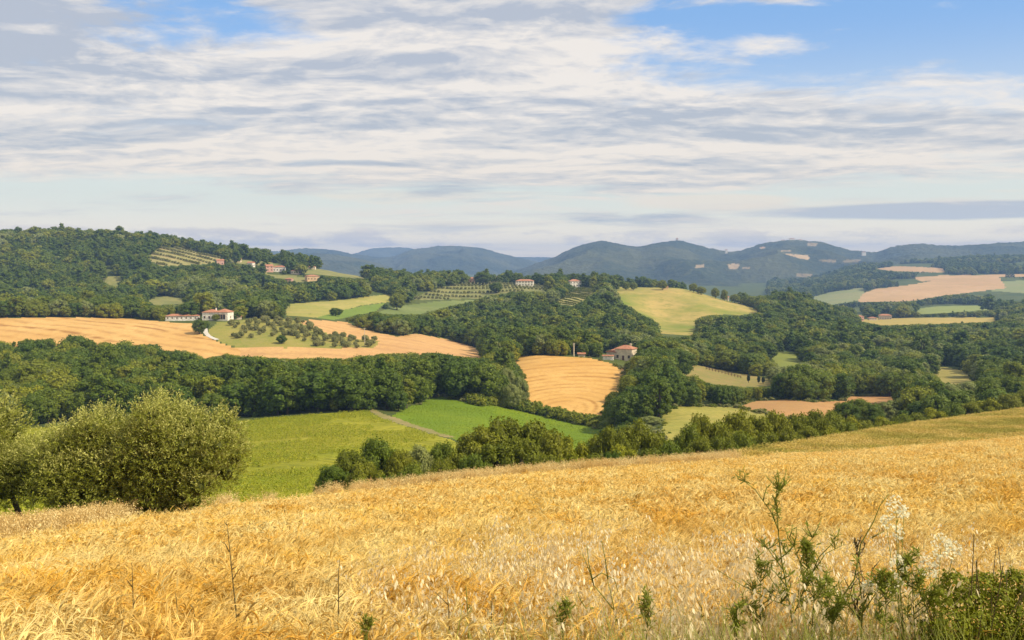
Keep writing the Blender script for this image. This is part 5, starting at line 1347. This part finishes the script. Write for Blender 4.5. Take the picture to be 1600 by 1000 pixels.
weed('green_weed', 'straight green stalk in the lower middle of the wheat', 'weed', 5.4, 733, [[(732, 1000), (731, 960), (729, 930), (728, 915)], [(731, 960), (737, 950)]], 10, STEMG)
weed('dry_weed', 'dark thin stalk left of the green middle stalk', 'weed', 5.4, 703, [[(703, 1000), (701, 950), (698, 915)], [(700, 945), (690, 935), (680, 925)]], 5)
weed('dry_weed', 'dark thin stalk right of the green middle stalk', 'weed', 5.4, 767, [[(767, 1000), (768, 960), (769, 925)]], 5)
weed('dry_weed', 'faint dry stalk standing apart left of middle oats', 'weed', 6.2, 528, [[(528, 1000), (529, 940), (529, 895), (531, 872)], [(529, 940), (520, 930)], [(529, 935), (540, 925)]], 6)
weed('dry_weed', 'leaning weed with crossed branches right of centre', 'weed', 5.2, 975, [[(977, 1000), (962, 965), (955, 930), (948, 900)], [(958, 952), (945, 935), (928, 915), (918, 885), (910, 865)], [(928, 915), (920, 880), (917, 850)], [(925, 905), (940, 895), (960, 905), (966, 925)], [(928, 950), (915, 950), (904, 932), (903, 925)], [(950, 905), (945, 870), (940, 845)]], 30, STEMG)
weed('dry_weed', 'thin dark weed with two branches right of centre', 'weed', 5.2, 1090, [[(1090, 1000), (1096, 965), (1096, 950), (1088, 935)], [(1095, 965), (1102, 960)], [(1096, 975), (1103, 995)]], 8)
branchy = [[(1235, 1000), (1238, 970), (1230, 920), (1222, 880), (1217, 840), (1214, 800), (1213, 770), (1215, 735)]]
rr_ = np.random.default_rng(3)
branchy += [[(1240, 960), (1258, 920), (1250, 880), (1240, 850), (1228, 830)], [(1228, 915), (1212, 895), (1195, 880), (1165, 870)], [(1224, 890), (1205, 865), (1195, 850)], [(1217, 830), (1205, 800), (1180, 765), (1148, 740)], [(1218, 810), (1212, 795)], [(1214, 790), (1207, 775)], [(1214, 775), (1220, 760)], [(1258, 920), (1280, 870), (1300, 850), (1305, 835)], [(1250, 880), (1262, 850), (1278, 830)], [(1240, 950), (1200, 935), (1160, 915), (1120, 890)], [(1245, 950), (1275, 935), (1310, 925), (1340, 915)], [(1258, 925), (1262, 905), (1290, 865), (1320, 850)], [(1232, 925), (1215, 935), (1185, 910)], [(1222, 870), (1235, 860), (1245, 845)]]
for k_ in range(70):
    b_ = branchy[rr_.integers(1, 15)]; j = rr_.integers(len(b_) - 1); p = (np.array(b_[j]) * 0.5 + np.array(b_[j + 1]) * 0.5); q = p + [rr_.uniform(-22, 22), -rr_.uniform(8, 30)]
    branchy.append([tuple(p), tuple((p + q) / 2 + rr_.uniform(-3, 3, 2)), tuple(q)])
weed('branching_weed', 'tall dark bushy weed with many wiry branches at right', 'weed', 5.0, 1236, branchy, 900, STEMG)
b2 = [[(1298, 1000), (1305, 950), (1335, 905), (1345, 850), (1365, 815), (1375, 790), (1388, 772)], [(1362, 840), (1372, 835), (1382, 830)], [(1340, 880), (1345, 860)], [(1310, 950), (1290, 925), (1275, 905)]]
weed('dry_weed', 'dark curved stalk leaning right towards white flowers', 'weed', 4.9, 1298, b2, 60, STEMG)
weed('green_weed', 'fine leafed green weed between branching weed and bramble', 'weed', 4.8, 1345, [[(1345, 1000), (1348, 950), (1342, 900), (1338, 870)], [(1346, 960), (1370, 925), (1385, 905)], [(1347, 970), (1320, 940), (1310, 915)], [(1348, 950), (1360, 920), (1362, 890)]], 220, STEMG)
def flower_plant(label, Y, base, heads):
    e, O = weed('white_flower_plant', label, 'flowering plant', Y, base, [[(base, 1000)] + [(base * 0.6 + hx * 0.4, 1000 * 0.5 + hy * 0.5), (hx, hy + 6)] for hx, hy, hr in heads], 40, STEMG)
    r = np.random.default_rng(int(base) + 1)
    for hx, hy, hr in heads:
        Q = []
        for k_ in range(int(hr * 5.0)):
            a = r.uniform(0, 6.28); q = math.sqrt(r.uniform(0, 1)) * hr
            c = at_px(hx + math.cos(a) * q * 1.1, hy + math.sin(a) * q * 1.25, Y + r.uniform(-0.06, 0.06))
            nrm = unit(np.array([r.normal(0, 0.4), -0.8, 0.7])); t1 = unit(np.cross(nrm, [0, 0, 1.0])); t2 = np.cross(nrm, t1)
            for p_ in range(5):
                an = p_ * 1.2566 + a; d = t1 * math.cos(an) + t2 * math.sin(an); s = -t1 * math.sin(an) + t2 * math.cos(an); L = r.uniform(0.0055, 0.0085)
                Q.append(np.array([c, c + d * L * 0.6 - s * L * 0.34, c + d * L, c + d * L * 0.6 + s * L * 0.34]) - O)
        mesh_obj('flower_head', np.concatenate(Q), np.arange(4 * len(Q)).reshape(-1, 4), PETAL, parent=e)['kind'] = 'stuff'
flower_plant('cream white flower clusters tallest above the bramble', 5.0, 1405, [(1400, 792, 15), (1385, 815, 9), (1412, 800, 9), (1404, 830, 10)])
flower_plant('white flower clusters low between curved stalk and bramble', 4.8, 1412, [(1403, 882, 13), (1398, 912, 13), (1356, 915, 8)])
flower_plant('white flowers at the top of the bramble bush', 4.8, 1462, [(1452, 885, 15), (1470, 852, 15), (1490, 860, 12)])
def bushy(px, Y, top, spread, seed, label, mat, nleaf, name='green_weed'):
    r = np.random.default_rng(seed); st = [[(px, 1000), (px + r.uniform(-6, 6), (1000 + top) / 2), (px + r.uniform(-10, 10), top)]]
    m0 = np.array([q[:2] for q in st[0]])
    for k_ in range(13):
        t = r.uniform(0.25, 1.9); p = m0[0] * (1 - t) + m0[1] * t if t < 1 else m0[1] * (2 - t) + m0[2] * (t - 1)
        L = (1000 - top) * r.uniform(0.18, 0.42) * (1.15 - t / 2.2); a = r.uniform(0.4, 1.2) * spread * r.choice([-1, 1])
        q = p + [L * a, -L]; st.append([tuple(p), tuple((p + q) / 2 + [L * a * 0.15, L * 0.08]), tuple(q)])
        for k2 in range(3):
            u_2 = r.uniform(0.3, 0.95); p2 = p * (1 - u_2) + q * u_2; q2 = p2 + [L * 0.45 * r.uniform(-1, 1), -L * r.uniform(0.15, 0.5)]
            st.append([tuple(p2), tuple((p2 + q2) / 2), tuple(q2)])
    weed(name, label, 'weed', Y, px, st, nleaf, mat, r0=0.005)
bushy(1190, 5.1, 880, 0.8, 71, 'wispy green weed left of the tall branching weed', STEMG, 416)
bushy(1268, 4.9, 850, 0.7, 72, 'leafy green weed just right of the tall branching weed', STEMG, 672)
bushy(1300, 4.7, 905, 0.9, 73, 'low tangled green weed at the foot of the curved stalk', STEMG, 608)
bushy(1380, 4.6, 895, 0.8, 74, 'feathery green weed under the white flower clusters', STEMG, 672)
bushy(1430, 4.7, 870, 0.9, 75, 'light green weed touching the left of the bramble', STEMG, 736)
bushy(1150, 4.8, 940, 0.8, 76, 'short green weed at the lower edge right of centre', STEMG, 352)
bushy(1010, 4.9, 925, 0.7, 77, 'short thin green weed near the lower middle edge', STEMG, 256)
bushy(880, 5.0, 930, 0.6, 78, 'small green weed left of the leaning crossed weed', STEMG, 240)
bushy(1345, 4.9, 840, 0.5, 79, 'thin brown weed between curved stalk and flowers', STEMB, 120, 'dry_weed')
bushy(572, 5.2, 955, 0.6, 80, 'tiny green weed at the lower edge left of middle', STEMG, 160)
# bramble bush, bottom right
BRL = leafmat('bramble_leaves', (0.22, 0.24, 0.014), (0.22, 0.24, 0.014), 0.35)
Y = 4.7; bo = at_px(1540, 1000, Y); gz = float(ground(bo[0], Y)); O = np.array([bo[0], Y, gz])
lobes = [(*(at_px(a + 6, b + 16, Y + c) - O), r_ / F * Y) for a, b, c, r_ in ((1462, 925, 0, 20), (1484, 900, .1, 22), (1505, 928, .1, 26), (1530, 905, .2, 26), (1555, 930, .1, 26), (1578, 902, .2, 28), (1600, 925, .2, 26), (1630, 905, .2, 30), (1480, 965, -.1, 26), (1520, 965, 0, 28), (1560, 975, 0, 30), (1600, 965, 0, 30), (1445, 968, .1, 18), (1460, 1005, 0, 28), (1500, 1005, 0, 32), (1550, 1010, 0, 36), (1600, 1010, 0, 36), (1640, 960, 0, 40))]
c, _, _ = crown_mesh('crown', 811, BRL, BARK, 0.4, 0.8, 0.1, 'round', 10, 15000, 0.0095, 0.3, core=False, trunk=False, lobes=lobes)
c.name = 'foliage'; COL.objects.link(c)
e = bpy.data.objects.new('bramble_bush', None); COL.objects.link(e); e.location = O; c.parent = e
parts = []
for l in lobes:
    for q in range(5):
        t = np.array(l[:3]) + rng.normal(0, 0.13, 3) + [0, -0.05, 0.04]; parts.append(tube([(l[0] * 0.7, l[1], -0.05), tuple((np.array(l[:3]) * 0.5) + [0, 0, .1]), tuple(t)], [0.006, 0.005, 0.002], 5))
v, f = join(parts); mesh_obj('stem', v, f, STEMB, parent=e)
props(e, 'leafy dark green bramble bush filling the lower right corner', 'bush')
# fine green grass coming up through the nearest wheat at the right
GM = leafmat('green_grass', (0.22, 0.25, 0.03), (0.32, 0.31, 0.05), 0.4)
def grass_tuft(seed, n=26):
    r = np.random.default_rng(seed); a = r.uniform(0, 6.28, n); B = np.stack([np.cos(a) * r.uniform(0, .12, n), np.sin(a) * r.uniform(0, .12, n), np.zeros(n)], 1)
    h = r.uniform(0.3, 0.75, n); D = np.stack([np.cos(a), np.sin(a), np.zeros(n)], 1); up = np.array([0, 0, 1.0])
    P = np.stack([B, B + D * 0.04 + up * (h * .4)[:, None], B + D * .1 + up * (h * .75)[:, None], B + D * (0.1 + .2 * h)[:, None] + up * (h)[:, None]], 1)
    v, f = ribbon(P, np.array([.006, .006, .004, .001]), unit(np.cross(D, up)))
    return mesh_obj('grass_tuft', v, f, GM, link=False, attrs={'tint': ('FACE', np.repeat(r.uniform(.7, 1.3, n), 3))})
GT = [grass_tuft(900 + i) for i in range(4)]
n = 1500; u = 1640 - rng.beta(1.2, 2.4, n) * 1000; y = 4.0 + rng.uniform(0, 1, n) ** 1.4 * 2.0; x = (u - 800) / F * y
scatter('green_grass', np.column_stack([x, y, ground(x, y)]), rng.uniform(0, 6.28, n), rng.uniform(0.8, 1.5, (n, 1)) * np.array([1, 1, 1.0]), rng.integers(0, 4, n), GT, label='fine green grass growing through the nearest wheat', cat='grass')

# ------------------------------------------------------------------ haze
v, f = box(-7500, 7500, -60, 9700, -260, 112)
m, nt, out = newmat('haze_air')
vol = nt.nodes.new('ShaderNodeVolumePrincipled'); vol.inputs['Color'].default_value = (0.34, 0.56, 1.0, 1); vol.inputs['Density'].default_value = 0.000125; vol.inputs['Anisotropy'].default_value = 0.0
nt.links.new(vol.outputs[0], out.inputs['Volume'])
o = mesh_obj('haze', v, f, m); props(o, kind_='stuff', label='thin blue air haze over the whole valley', cat='haze')
